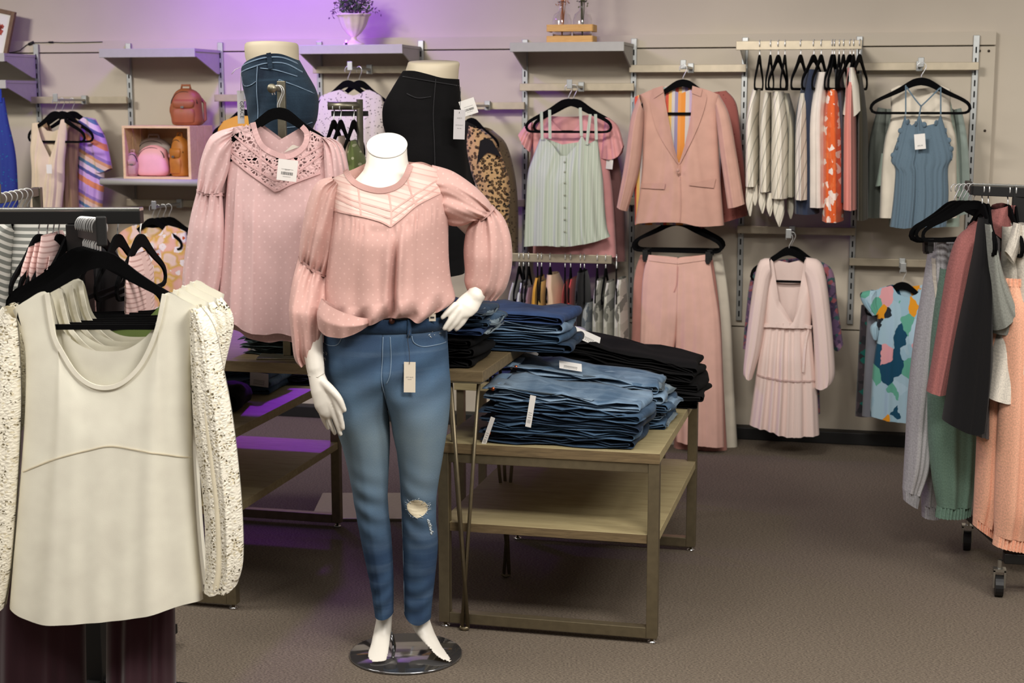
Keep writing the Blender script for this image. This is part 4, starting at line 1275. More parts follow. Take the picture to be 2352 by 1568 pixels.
for i, (x0, x1, xt, yt, hx, mt, lab) in enumerate(((776, 800, 784, 312, 766, M_BLUSH, 'blush top, leftmost on the thin rack between the hip forms'), (790, 812, 800, 326, 782, M_BLUSH, 'second blush top on the thin rack, beside the green one'), (794, 840, 812, 322, 812, M_GDOT, 'olive green dotted top on the thin rack'))):
    g = Gar('hanging_top', lab, 'top', Fc(6.0, (x0 + x1) / 2), 560, 'tops on the thin rack')
    g.cloth('body', mt, [(xt - 4, yt), (x0, yt + 50), (x0 - 3, 470), (x0 - 3, 560)], [(xt + 4, yt), (x1, yt + 50), (x1 + 3, 470), (x1 + 3, 560)], depth=.15, back=.15, nf=2, amp=.012, seed=120 + i, ns=24, nt=24, edge=1, dt=((0, .6), (.15, 1), (1, 1)))
    hang_at(Fc(6.0, hx), (hx, 236), 'edge-on black hanger of the ' + ['leftmost blush top', 'second blush top', 'olive dotted top'][i], tw=82, k=.8)

# ================================================================== GARMENTS ON THE BACK WALL
P_ = fab
YF = 7.05


def wh(key, px_, lab, Y, k=1.0, clips=False, tw=0.0):
    x = onY(px_, 232, Y)[0]
    return hanger((x, Y, FO[key][1] + .004), math.radians(tw), lab, None, k, clips)


# --- far left: blue lace dress
g = Gar('lace_dress', 'royal blue lace dress cut off by the left edge', 'dress', Fw(YF, 0), 520)
g.cloth('body', P_('royal_blue_lace', (46, 62, 136), 'speck', (30, 110, 150), 60, r=.35), [(-30, 235), (-50, 330), (-60, 520)], [(10, 224), (20, 280), (34, 340), (40, 400), (44, 520)], depth=.05, seed=1)
g.band('shoulder_strap', P_('royal_blue_plain', (40, 60, 150)), [(3, 205), (5, 235)], .014, .004)
# --- cream tank, brown tank, striped tee
g = Gar('tank_top', 'cream V-neck tank top on black hanger at the far left', 'top', Fw(YF, 115), 540, 'tops on the far left crossbar')
g.cloth('body', P_('cream_linen', (226, 206, 178)), [(72, 284), (71, 320), (69, 345), (73, 400), (71, 470), (66, 540)], [(156, 273), (154, 320), (149, 370), (148, 420), (142, 480), (140, 540)], T=[(87, 281), (97, 316), (119, 362), (133, 320), (142, 274)], Tb=[(87, 281), (105, 300), (120, 302), (135, 296), (142, 274)], depth=.05, seed=2, ns=48)
swing_tag(g.t, g.fr, (113, 388), .03, .045, -.09, zb=g.zb)
g = Gar('tank_top', 'tan brown sleeveless top behind the cream tank', 'top', Fw(YF + .07, 150), 545, 'tops on the far left crossbar')
g.cloth('body', P_('tan_brown', (150, 122, 92), 'vstripe', sc=40, cols=[(0, (150, 122, 92)), (.5, (134, 108, 82))]), [(92, 283), (95, 340), (100, 420), (105, 545)], [(188, 288), (182, 340), (178, 400), (182, 470), (184, 545)], T=[(108, 276), (125, 320), (150, 318), (165, 278)], depth=.05, seed=3, nf=7, amp=.012)
g = Gar('striped_tee', 'lilac orange and blue striped short-sleeve top beside the cream tank', 'top', Fw(YF + .14, 215), 545, 'tops on the far left crossbar')
MS = P_('sunset_stripes', (200, 150, 200), 'hstripe', sc=5, rot=.5, cols=[(0, (196, 158, 214)), (.2, (222, 140, 100)), (.34, (210, 170, 220)), (.46, (92, 92, 150)), (.54, (226, 200, 220)), (.66, (98, 130, 160)), (.74, (220, 190, 170)), (.84, (206, 150, 110)), (.92, (150, 120, 180))])
g.cloth('body', MS, [(150, 276), (170, 330), (174, 420), (168, 545)], [(215, 276), (232, 320), (240, 400), (236, 470), (230, 545)], T=[(168, 268), (180, 280), (196, 268)], depth=.045, seed=4)
g.tubec('sleeve', MS, [(200, 270), (206, 330), (214, 392)], [(218, 274), (242, 320), (257, 386)], (), [(236, 396)], depth=.04)
for i, (x, lab) in enumerate(((126, 'black velvet hanger of the cream tank top'), (142, 'black velvet hanger of the tan sleeveless top'), (165, 'black velvet hanger of the sunset striped top'))):
    wh('tank', x, lab, YF + .07 * i, tw=-4 + 5 * i, k=.78)
# --- orange flower blouse
g = Gar('flower_blouse', 'orange and white flower print blouse under the pine crate', 'blouse', Fw(YF, 350), 720)
g.cloth('body', P_('flower_print', (246, 236, 226), 'flower', (200, 90, 40), 17, cols=[(0, (244, 206, 188)), (.42, (238, 184, 160)), (.52, (222, 178, 80)), (.6, (244, 214, 198)), (1, (206, 190, 60))], r=.36), [(274, 535), (270, 572), (274, 640), (280, 720)], [(428, 533), (432, 600), (430, 660), (428, 720)], T=[(292, 524), (311, 516), (325, 536), (348, 545), (370, 538), (385, 518), (408, 524)], Tb=[(292, 524), (311, 516), (330, 522), (348, 524), (370, 522), (385, 518), (408, 524)], depth=.055, seed=5)
swing_tag(g.t, g.fr, (345, 568), .04, .044, -.07, zb=g.zb)
for i in range(4): wh('flower', 340 + i * 13, ['first', 'second', 'third', 'fourth'][i] + ' black hanger from the left above the orange flower blouse', YF + .03 * i, tw=-8 + 8 * i, k=.8)['group'] = 'hangers above the flower blouse'
# --- mustard top
g = Gar('mustard_top', 'mustard yellow top partly hidden behind the blue hip form', 'top', Fw(YF + .05, 540), 470)
g.cloth('body', P_('mustard', (214, 160, 64)), [(500, 298), (496, 340), (494, 470)], [(610, 285), (612, 340), (614, 470)], T=[(515, 278), (545, 266), (575, 266)], depth=.03, back=.012, seed=6, amp=.003)
wh('mustard', 560, 'black hanger of the mustard top', YF + .05, k=.8)
# --- speckled blouse
g = Gar('speckled_blouse', 'pale grey-lilac speckled blouse hanging below the urn shelf', 'blouse', Fw(YF, 805), 470)
g.cloth('body', P_('ditsy_speck', (206, 194, 190), 'speck', (112, 104, 102), 80, r=.4), [(735, 222), (724, 262), (726, 340), (730, 470)], [(877, 222), (886, 262), (884, 340), (882, 470)], T=[(760, 212), (784, 206), (800, 216), (815, 220), (832, 214), (846, 206), (860, 212)], depth=.06, seed=7)
wh('speck', 800, 'left black velvet hanger of the speckled blouse', YF, k=.75, tw=3)
wh('speck', 826, 'right black velvet hanger of the speckled blouse', YF + .05, k=.75, tw=-6)
# --- leopard cardigan
g = Gar('leopard_cardigan', 'black cardigan with leopard print sleeve and star right of the black hip form', 'cardigan', Fw(YF, 1090), 600)
ML = P_('leopard', (196, 158, 112), 'leopard', (96, 62, 36), 64)
g.cloth('body', P_('black_knit', (24, 22, 22)), [(1030, 290), (1030, 400), (1034, 600)], [(1092, 288), (1090, 400), (1100, 500), (1104, 600)], T=[(1050, 278), (1070, 276)], depth=.06, seed=8)
sl_ = g.tubec('sleeve', ML, [(1080, 288), (1074, 335), (1086, 400), (1106, 450), (1116, 520)], [(1108, 296), (1140, 325), (1164, 385), (1174, 430), (1170, 520)], (), [(1145, 526)], depth=.055, off=-.02)
obj('star_patch', patch(g.fr, [(1112, 322), (1108, 352), (1104, 378)], [(1140, 322), (1156, 350), (1162, 360)], [(1126, 316)], [(1118, 358), (1130, 348)], -.078, 0, zb=g.zb, smT=False, smB=False), P_('black_knit', (24, 22, 22)), sl_)
g = Gar('brown_cardigan', 'brown patterned cardigan behind the leopard one', 'cardigan', Fw(YF + .1, 1150), 600)
g.tubec('sleeve', P_('brown_print', (112, 96, 74), 'speck', (70, 58, 44), 70, r=.4), [(1112, 292), (1130, 360), (1140, 470), (1140, 600)], [(1130, 300), (1162, 330), (1182, 400), (1190, 480), (1190, 600)], (), (), depth=.06)
wh('leo', 1083, 'black velvet hanger of the leopard cardigan', YF, k=.62)
# --- sage camisole and pink ruffle top
g = Gar('sage_camisole', 'sage green striped button-front camisole under the crate shelf', 'top', Fw(YF, 1300), 566)
MSG = P_('sage_stripe', (178, 190, 168), 'vstripe', sc=22, cols=[(0, (182, 191, 174)), (.3, (196, 202, 187)), (.42, (166, 177, 160)), (.5, (190, 197, 181)), (.78, (174, 184, 167)), (.86, (198, 204, 190))])
g.cloth('body', MSG, [(1241, 316), (1222, 366), (1212, 400), (1208, 460), (1203, 566)], [(1373, 318), (1379, 366), (1385, 410), (1388, 460), (1394, 520), (1402, 543)], T=[(1253, 318), (1269, 330), (1288, 357), (1304, 358), (1327, 332), (1338, 310), (1352, 335)], Tb=[(1253, 318), (1290, 332), (1330, 326), (1352, 330)], B=[(1250, 562), (1301, 564), (1360, 556)], depth=.06, nf=6, amp=.011, seed=9, ns=60, nt=44, ft=(.2, 1))
for P in ([(1246, 256), (1248, 320)], [(1265, 252), (1266, 318)], [(1335, 247), (1338, 312)], [(1358, 262), (1350, 332)], [(1370, 262), (1372, 320)]): g.band('strap', MSG, P, .014, .004, off=-.02)
g.band('placket', MSG, [(1296, 360), (1297, 450), (1298, 562)], .028, .003)
for y in (372, 395, 420, 448, 476, 504, 532): obj('button', tube([g.fr.at(1297, y, g.sf(g.fr.uv((1297, y))[0], g.fr.uv((1297, y))[1] - g.zb) - .006, g.zb), g.fr.at(1297, y, g.sf(g.fr.uv((1297, y))[0], g.fr.uv((1297, y))[1] - g.zb) - .009, g.zb)], .005, 10), P_('sage_button', (158, 162, 140)), g.t)
wh('sage', 1306, 'black velvet hanger of the sage camisole', YF, k=.96)
g = Gar('pink_ruffle_top', 'pink ruffle-sleeve top behind the sage camisole', 'top', Fw(YF + .09, 1310), 590)
MR = P_('rose_pink', (224, 160, 158))
g.cloth('body', MR, [(1218, 285), (1224, 345), (1226, 450), (1224, 590)], [(1392, 275), (1394, 345), (1408, 450), (1416, 590)], T=[(1260, 268), (1290, 300), (1320, 300), (1350, 266)], Tb=[(1260, 266), (1290, 268), (1320, 268), (1350, 264)], depth=.05, seed=10)
for L, R, B in (([(1222, 280), (1205, 290), (1191, 308)], [(1224, 310), (1222, 330), (1218, 350)], [(1204, 332)]), ([(1390, 270), (1384, 320), (1379, 362)], [(1398, 270), (1420, 290), (1433, 333)], [(1404, 366), (1424, 356)])):
    g.tubec('ruffle_sleeve', MR, L, R, (), B, depth=.04, nf=4, amp=.012)
swing_tag(g.t, g.fr, (1400, 376), .032, .05, -.02, zb=g.zb, rot=5)
g = Gar('mauve_top', 'dark mauve top hanging behind the pink ruffle top', 'top', Fw(YF + .18, 1330), 600)
g.cloth('body', P_('dark_mauve', (120, 84, 82)), [(1222, 300), (1216, 400), (1210, 600)], [(1400, 290), (1430, 420), (1438, 600)], depth=.04, seed=11)
wh('sage', 1318, 'black velvet hanger behind the sage camisole', YF + .09, k=.9, tw=6)
# --- pink blazer
BF = Fw(6.98, 1565)
g = Gar('pink_blazer', 'dusty pink single-button blazer on the wall above the pink trousers', 'blazer', BF, 516)
MB = P_('blazer_pink', (200, 156, 140), weave=700, wv=.3); MB2 = P_('blazer_pink_lapel', (194, 150, 135))
g.cloth('body', MB, [(1469, 218), (1477, 262), (1476, 330), (1473, 410), (1459, 514)], [(1653, 218), (1648, 268), (1650, 330), (1654, 405), (1663, 517)], T=[(1496, 206), (1524, 198), (1536, 270), (1548, 330), (1561, 376), (1575, 330), (1588, 270), (1592, 198), (1625, 207)], Tb=[(1496, 206), (1524, 197), (1560, 204), (1592, 197), (1625, 207)], B=[(1500, 509), (1564, 509), (1610, 518)], depth=.065, back=.12, nf=3, amp=.006, seed=12, ns=72, nt=44, smT=False)
for L, R in (([(1504, 203), (1494, 232), (1512, 300), (1557, 373)], [(1523, 198), (1537, 270), (1549, 332), (1561, 378)]), ([(1592, 198), (1588, 268), (1575, 332), (1561, 378)], [(1612, 204), (1624, 228), (1602, 300), (1566, 373)])):
    g.piece('lapel', MB2, L, R, lift=.007, ns=10, nt=24)
g.piece('collar', MB2, [(1500, 204), (1504, 226)], [(1524, 197), (1526, 212)], lift=.012, ns=6, nt=6); g.piece('collar', MB2, [(1592, 197), (1590, 214)], [(1615, 204), (1611, 222)], lift=.012, ns=6, nt=6)
g.band('front_edge', MB2, [(1563, 378), (1566, 430), (1567, 480), (1565, 508)], .004, .004)
for L, R in (([(1473, 420), (1472, 431)], [(1532, 419), (1530, 433)]), ([(1587, 420), (1586, 424)], [(1646, 408), (1641, 431)])): g.piece('pocket_flap', MB2, L, R, (), (), lift=.008, ns=10, nt=5)
obj('button', tube([BF.at(1557, 391, -.078, g.zb), BF.at(1557, 391, -.083, g.zb)], .008, 14), MB2, g.t)
g.tubec('sleeve', MB, [(1470, 217), (1450, 270), (1436, 370), (1418, 474)], [(1480, 255), (1476, 330), (1467, 400), (1442, 484)], (), [(1430, 480)], depth=.05, off=-.01)
g.tubec('sleeve', MB, [(1644, 252), (1652, 330), (1661, 400), (1672, 478)], [(1652, 217), (1675, 262), (1692, 350), (1711, 468)], (), [(1692, 474)], depth=.05, off=-.01)
wh('blazer', 1568, 'black velvet hanger of the pink blazer', 6.98, k=.9)
g = Gar('patchwork_blouse', 'multicolour block-striped blouse showing inside the pink blazer', 'blouse', Fw(7.0, 1565), 516)
MC = P_('block_stripes', (220, 150, 100), 'vstripe', sc=7, cols=[(0, (224, 142, 62)), (.14, (206, 196, 190)), (.26, (196, 170, 196)), (.38, (150, 168, 160)), (.5, (214, 92, 72)), (.6, (232, 190, 110)), (.7, (206, 196, 190)), (.8, (152, 140, 170)), (.9, (226, 150, 80))])
g.cloth('body', MC, [(1458, 222), (1452, 260), (1456, 400), (1458, 516)], [(1650, 222), (1656, 260), (1655, 400), (1655, 516)], T=[(1522, 198), (1545, 208), (1566, 214), (1586, 206), (1600, 198)], Tb=[(1522, 198), (1560, 200), (1600, 198)], depth=.018, back=.03, seed=13, amp=.003)
g = Gar('rust_blouse', 'rust brown garment behind the right sleeve of the pink blazer', 'blouse', Fw(7.16, 1680), 520)
g.cloth('body', P_('rust_rose', (150, 88, 80), 'speck', (120, 66, 58), 60, r=.35), [(1560, 222), (1580, 350), (1590, 530)], [(1668, 208), (1692, 240), (1704, 330), (1714, 420), (1718, 494)], depth=.05, seed=14)
# --- pink trousers
TF = Fw(7.02, 1556)
def trousers(name, label, fr, mat, LLs, LRs, RLs, RRs, zpx, seed, depth=.05, nf=3, amp=.008, grp=None, B1=(), B2=()):
    g = Gar(name, label, 'trousers', fr, zpx, grp)
    def sh(side):
        def f(S, T):
            full = np.clip(1 - np.abs(2 * S - 1) ** 2, 0, 1) ** .5
            q = S if side < 0 else 1 - S
            half = np.clip(1 - (1 - q) ** 2, 0, 1) ** .5
            w = np.clip((T - .28) / .2, 0, 1)
            return half * (1 - w) + full * w
        return f
    g.cloth('leg', mat, LLs, LRs, (), B1, depth=depth, back=depth, nf=nf, amp=amp, seed=seed, shape=sh(-1), nt=50, ft=(.1, 1))
    wa, wb2 = LLs[0], LRs[0]
    g.band('waistband', mat, [(wa[0] + 2, wa[1] + 8), (wb2[0], wb2[1] + 8)], .02, .002, n=12)
    g.cloth('leg', mat, RLs, RRs, (), B2, depth=depth, back=depth, nf=nf, amp=amp, seed=seed + 3, shape=sh(1), nt=50, ft=(.1, 1), keep=True)
    g.band('waistband', mat, [(RLs[0][0], RLs[0][1] + 8), (RRs[0][0] - 2, RRs[0][1] + 8)], .02, .002, n=12)
    return g


MT = P_('trouser_pink', (226, 180, 165), weave=700, wv=.3)
g = trousers('pink_trousers', 'wide-leg pink trousers clipped to a black hanger below the blazer', TF, MT, [(1489, 585), (1476, 640), (1471, 760), (1470, 850), (1468, 1024)], [(1557, 592), (1557, 700), (1552, 781), (1542, 840), (1530, 1024)],
             [(1557, 592), (1557, 700), (1552, 781), (1549, 850), (1553, 1012)], [(1629, 583), (1640, 650), (1654, 747), (1660, 884), (1663, 1026)], 1026, 15)
g.band('fly_seam', P_('trouser_pink_band', (208, 152, 141)), [(1558, 610), (1556, 650), (1550, 668)], .004, .003)
for nm_, lab, Y, mt, sh_ in (('pink_trousers', 'second pair of pink trousers behind, its left edge showing', 7.09, P_('trouser_rose', (196, 138, 126)), (-18, 6)), ('cream_trousers', 'cream wide-leg trousers at the back, right of the pink pair', 7.17, P_('trouser_cream', (214, 206, 188)), (22, 30))):
    a, b = sh_
    trousers(nm_, lab, Fw(Y, 1556), mt, [(1489 + a, 585), (1474 + a, 640), (1469 + a, 760), (1466 + a, 850), (1462 + a, 1036)], [(1557 + a, 592), (1557 + a, 700), (1552 + a, 781), (1542 + a, 840), (1530 + a, 1040)],
             [(1557 + b, 592), (1557 + b, 700), (1552 + b, 781), (1549 + b, 850), (1540 + b, 1044)], [(1629 + b, 583), (1640 + b, 650), (1650 + b, 747), (1656 + b, 884), (1665 + b, 1044)], 1044, 16, grp='trousers below the blazer')
for i in range(3): wh('trouser', 1560 + 4 * i, ['front', 'middle', 'rear'][i] + ' black clip hanger of the trousers below the blazer', 7.02 + .07 * i, k=.98, clips=True, tw=-3 + 4 * i)
# --- pale pink wrap dress
DF = Fw(7.03, 1815)
g = Gar('wrap_dress', 'pale pink long-sleeve wrap dress hanging on the right lower wall', 'dress', DF, 1000)
MD = P_('dress_pink', (236, 212, 203), 'speck', (222, 194, 185), 120, r=.25)
g.cloth('bodice', MD, [(1768, 592), (1754, 640), (1752, 700), (1753, 748)], [(1853, 590), (1868, 640), (1866, 700), (1863, 752)], T=[(1776, 600), (1790, 690), (1822, 742), (1838, 660), (1848, 598)], Tb=[(1776, 596), (1812, 604), (1848, 595)], depth=.05, seed=17, nf=2.5, amp=.004, ns=56)
g.cloth('skirt', MD, [(1752, 744), (1744, 800), (1734, 880), (1721, 974)], [(1864, 748), (1868, 800), (1876, 880), (1882, 998)], T=[(1790, 746), (1830, 748)], B=[(1770, 985), (1807, 997), (1845, 998)], depth=.07, seed=18, nf=6, amp=.014, ft=(.4, 1), ns=60, keep=True)
g.band('waist_ruffle', MD, [(1750, 746), (1780, 744), (1825, 742), (1865, 750)], .016, .010, n=40, th=.008); g.band('tier_seam', P_('dress_pink_seam', (206, 176, 168)), [(1738, 858), (1800, 868), (1874, 872)], .007, .005)
g.band('tie', MD, [(1858, 750), (1850, 790), (1846, 850)], .010, .012, n=16)
for L, R, B in (([(1768, 592), (1742, 604), (1724, 700), (1708, 845), (1712, 862)], [(1772, 630), (1760, 720), (1748, 800), (1728, 868)], [(1720, 868)]), ([(1850, 630), (1864, 720), (1870, 800), (1872, 888)], [(1853, 590), (1890, 608), (1908, 720), (1918, 845), (1913, 874)], [(1890, 890)])):
    s_ = g.tubec('sleeve', MD, L, R, (), B, depth=.05, nf=3, amp=.006, off=-.015)
wh('dress', 1822, 'black velvet hanger of the pale pink wrap dress', 7.03, k=.8)
g = Gar('purple_dress', 'purple floral dress peeking out right behind the wrap dress', 'dress', Fw(7.13, 1850), 960)
MPU = P_('purple_floral', (98, 76, 104), 'patch', sc=55, r=1, cols=[(0, (98, 76, 104)), (.4, (70, 56, 80)), (.6, (138, 104, 128)), (.75, (56, 90, 90)), (.85, (150, 84, 90))])
g.cloth('body', MPU, [(1760, 600), (1748, 700), (1740, 950)], [(1850, 590), (1868, 640), (1876, 720), (1884, 950)], depth=.04, seed=19)
g.tubec('sleeve', MPU, [(1862, 600), (1884, 690), (1898, 770), (1916, 802)], [(1870, 594), (1912, 620), (1924, 700), (1937, 790)], (), [(1925, 804)], depth=.04)
g.tubec('sleeve', MPU, [(1752, 596), (1724, 640), (1712, 730), (1706, 800)], [(1766, 610), (1752, 700), (1744, 740), (1738, 800)], (), (), depth=.04)
wh('dress', 1828, 'black velvet hanger of the purple floral dress', 7.13, k=.85, tw=5)
# --- colour-block top
KF = Fw(7.03, 2075)
g = Gar('colour_block_top', 'light blue ruffle top with teal, navy, pink and orange petal print', 'top', KF, 966)
MK = P_('petal_print', (170, 196, 210), 'patch', sc=21, r=.6, cols=[(0, (160, 188, 202)), (.3, (150, 182, 198)), (.4, (96, 164, 142)), (.52, (218, 156, 160)), (.66, (20, 70, 96)), (.76, (222, 148, 32)), (.87, (34, 40, 48)), (.93, (170, 196, 210))])
g.cloth('body', MK, [(1996, 676), (2012, 720), (2016, 760), (2005, 840), (1998, 954)], [(2160, 676), (2150, 720), (2146, 780), (2150, 860), (2156, 970)], T=[(2020, 662), (2048, 654), (2062, 674), (2084, 682), (2106, 674), (2122, 654), (2140, 664)], Tb=[(2020, 662), (2048, 654), (2084, 660), (2122, 654), (2140, 664)], B=[(2040, 962), (2090, 967)], depth=.055, seed=20, nf=4)
for L, R, B in (([(2000, 666), (1976, 673), (1981, 696), (2003, 724)], [(2016, 668), (2014, 690), (2014, 700), (2018, 720)], ()), ([(2012, 738), (2000, 748), (1999, 762), (2006, 778)], [(2022, 736), (2020, 752), (2018, 764), (2014, 780)], ())):
    g.tubec('ruffle', MK, L, R, (), B, depth=.03, nf=4, amp=.008)
wh('block', 2090, 'black velvet hanger of the petal print top', 7.03, k=.75)
for lab, Y, mt, a in (('blue-grey sleeveless top just left of the petal print top', 7.10, P_('blue_grey_jersey', (120, 122, 130)), -4), ('dark floral top at the back, left of the petal print top', 7.17, P_('dark_floral', (60, 52, 58), 'patch', sc=34, r=1, cols=[(0, (60, 54, 58)), (.5, (40, 40, 44)), (.7, (78, 66, 72)), (.84, (24, 92, 84))]), -20)):
    g = Gar('sleeveless_top', lab, 'top', Fw(Y, 2060), 958, 'tops behind the petal print')
    g.cloth('body', mt, [(1998 + a, 700), (1994 + a, 760), (1990 + a, 840), (1984 + a, 955)], [(2110, 690), (2120, 800), (2126, 955)], depth=.04, seed=22)
# --- slate-blue lace camisole group
CF = Fw(6.98, 2112)
g = Gar('lace_camisole', 'slate-blue lace camisole with scalloped neckline and white tag', 'top', CF, 522)
MLC = P_('slate_blue', (98, 118, 132), 'speck', (88, 107, 121), 90, r=.3)
g.cloth('body', MLC, [(2079, 262), (2062, 318), (2046, 368), (2056, 388), (2052, 453), (2044, 520)], [(2161, 262), (2176, 310), (2189, 356), (2178, 386), (2179, 450), (2174, 520)], T=[(2082, 276), (2094, 288), (2104, 280), (2111, 262), (2118, 280), (2129, 288), (2146, 284), (2156, 274)], Tb=[(2094, 330), (2129, 330)], B=[(2078, 523), (2105, 518), (2132, 521)], depth=.055, nf=7, amp=.010, seed=23, ns=64, ft=(.2, 1), smT=False)
for P in ([(2080, 196), (2080, 262)], [(2160, 200), (2160, 262)], [(2082, 200), (2100, 226), (2115, 244)], [(2158, 202), (2130, 230), (2115, 244)], [(2115, 244), (2111, 264)]): g.band('strap', MLC, P, .006, .004, off=-.03)
for i, (x, y) in enumerate([(2069, 300), (2064, 320), (2058, 338), (2052, 356), (2086, 280), (2103, 284), (2122, 286), (2150, 282), (2172, 300), (2178, 322), (2185, 342), (2186, 362)]):
    u, z = CF.uv((x, y)); obj('lace_scallop', lathe([(.001, -.002), (.011, -.001), (.013, .001), (.009, .003), (.001, .003)], 10, (0, 0), lambda t, z: .15 * math.sin(5 * t)), MLC, g.t, (u, g.sf(u, z - g.zb) - .003, z - g.zb), (math.pi / 2, 0, i))
swing_tag(g.t, CF, (2113, 325), .046, .066, -.075, rot=-6, zb=g.zb, words=[('$32.99', .008, 0, -.018, 0)], string=[(2111, 275, -.06), (2113, 300, -.07)])
wh('lace', 2114, 'black velvet hanger of the slate-blue camisole', 6.98, k=1.0)
g = Gar('white_shell', 'ivory sleeveless shell top behind the slate-blue camisole', 'top', Fw(7.05, 2115), 500, 'tops behind the camisole')
g.cloth('body', P_('ivory_shell', (226, 216, 198)), [(2044, 206), (2046, 270), (2032, 322), (2024, 400), (2020, 500)], [(2184, 206), (2184, 270), (2196, 318), (2197, 380), (2198, 500)], T=[(2066, 196), (2084, 212), (2112, 226), (2142, 212), (2160, 196)], Tb=[(2066, 196), (2112, 204), (2160, 196)], depth=.05, seed=24)
g = Gar('sage_ruffle_top', 'pale sage tiered ruffle-sleeve top behind the ivory shell', 'top', Fw(7.12, 2110), 520, 'tops behind the camisole')
MSR = P_('pale_sage', (164, 180, 166))
g.cloth('body', MSR, [(2052, 215), (2040, 300), (2040, 400), (2042, 520)], [(2180, 215), (2196, 300), (2204, 400), (2204, 520)], depth=.04, seed=25)
for L, R, B in (([(2024, 352), (2016, 400), (2010, 428)], [(2068, 352), (2068, 400), (2068, 430)], [(2040, 424)]), ([(2176, 372), (2178, 440), (2178, 445)], [(2200, 372), (2206, 430), (2208, 452)], [(2195, 450)])): g.tubec('ruffle', MSR, L, R, (), B, depth=.035, nf=4, amp=.01)
g = Gar('grey_sage_top', 'grey-green long-sleeve top at the back of the camisole group', 'top', Fw(7.19, 2110), 500, 'tops behind the camisole')
MGS = P_('grey_sage', (120, 126, 118)); MGS2 = P_('mint_grey', (158, 172, 164))
g.cloth('body', MGS, [(2030, 250), (2010, 330), (1998, 500)], [(2190, 250), (2200, 330), (2205, 500)], depth=.03, seed=26)
g.tubec('sleeve', MGS, [(2016, 246), (1996, 330), (1992, 430), (1988, 500)], [(2036, 250), (2034, 330), (2040, 420), (2042, 500)], (), (), depth=.035)
g.tubec('sleeve', MGS2, [(2190, 252), (2196, 330), (2196, 440), (2180, 500)], [(2208, 248), (2222, 320), (2228, 420), (2222, 490)], (), (), depth=.035)

# ------------------------------------------------------------------ side-hung tops
def sidehung(lab, Yc, x0, x1, xt, yt, yb, mat, grp, seed, ties=None, hk=None, tilt=.0, w=.17, rail=None, sleeve=None, hyaw=88, name='hanging_top', flare=1.0, k=.8):
    fr = Fw(Yc, (x0 + x1) / 2)
    g = Gar(name, lab, 'top', fr, yb, grp)
    wt = (x1 - x0) * .28
    g.cloth('body', mat, [(xt - wt, yt), (x0 + 2, yt + (yb - yt) * .32), (x0, yt + (yb - yt) * .7), (x0, yb)], [(xt + wt, yt), (x1 - 2, yt + (yb - yt) * .32), (x1, yt + (yb - yt) * .7), (x1, yb)], depth=w, back=w, nf=2.2, amp=.012, seed=seed, ns=30, nt=30, dt=((0, .5), (.12, .9), (.3, 1), (1, 1)), ft=(.3, 1), edge=1)
    if ties:
        for (a, b, c, d) in ties: g.tubec('tie_end', mat, [(a, yb - 12), (a - 2, (yb + d) / 2), (c, d)], [(b, yb - 12), (b + 3, (yb + d) / 2), (c + 3, d)], depth=.02, ns=10, nt=14, off=-w * .6)
    if sleeve:
        L, R, B, smat = sleeve; g.tubec('sleeve', smat, L, R, (), B, depth=.06, off=-w * .5)
    if hk: hanger((onY(hk, 232, rail[1])[0], rail[1], rail[0] + .004), math.radians(hyaw), 'black velvet hanger of the ' + lab, None, k)
    return g


MW = P_('white_pinstripe', (222, 214, 198), 'vstripe', sc=36, rot=.25, cols=[(0, (224, 216, 200)), (.86, (170, 166, 152))])
MWg = P_('grey_pinstripe', (170, 164, 148), 'vstripe', sc=30, cols=[(0, (172, 166, 150)), (.8, (136, 132, 118))])
YS = R_UP[1]
MNV = P_('navy_blue', (46, 54, 74)); MOR = P_('orange_leaf', (224, 92, 32), 'patch', sc=72, r=.6, cols=[(0, (218, 96, 44)), (.5, (236, 208, 192)), (.62, (214, 92, 40)), (.78, (238, 220, 208)), (.9, (222, 110, 60))])
G1 = 'tops on the upper side-hang rail'
sidehung('white pinstripe tie-front top, leftmost on the upper rail', YS, 1714, 1744, 1738, 205, 425, MW, G1, 1, [(1719, 1731, 1726, 492), (1733, 1742, 1737, 468)], 1742, rail=R_UP)
sidehung('white pinstripe tie-front top, second on the upper rail', YS, 1746, 1772, 1764, 212, 437, MW, G1, 2, [(1748, 1760, 1754, 486)], 1767, rail=R_UP, hyaw=88)
sidehung('white pinstripe flared tie top, third on the upper rail', YS, 1771, 1816, 1788, 210, 452, MW, G1, 3, [(1782, 1802, 1792, 516), (1766, 1776, 1771, 492)], 1785, rail=R_UP, hyaw=80)
sidehung('grey pinstripe top, fourth on the upper rail', YS + .06, 1808, 1832, 1806, 214, 448, MWg, G1, 4, [(1812, 1824, 1818, 498)], 1800, rail=R_UP)
sidehung('short white pinstripe top in front of the navy dress', YS - .04, 1827, 1860, 1847, 214, 455, MW, G1, 5, None, 1836, rail=R_UP, hyaw=80)
sidehung('navy blue top between pinstripe and white tops', YS, 1826, 1882, 1866, 160, 488, MNV, G1, 6, None, 1866, rail=R_UP, hyaw=76, w=.15)
sidehung('plain white open-side top left of the orange leaf top', YS, 1854, 1906, 1892, 166, 472, P_('warm_white', (222, 212, 202)), G1, 7, None, 1883, rail=R_UP, hyaw=80)
sidehung('orange top with white leaf print on the upper rail', YS - .05, 1888, 1938, 1913, 205, 505, MOR, G1, 8, None, 1908, rail=R_UP, hyaw=82)
sidehung('charcoal top right of the orange leaf top', YS + .03, 1916, 1948, 1926, 160, 460, P_('charcoal_blue', (72, 72, 82)), G1, 9, None, 1924, rail=R_UP)
MTD = P_('pastel_colour_block', (232, 150, 120), 'vstripe', sc=7, cols=[(0, (222, 146, 134)), (.35, (122, 180, 172)), (.62, (228, 192, 168)), (.85, (222, 144, 130))])
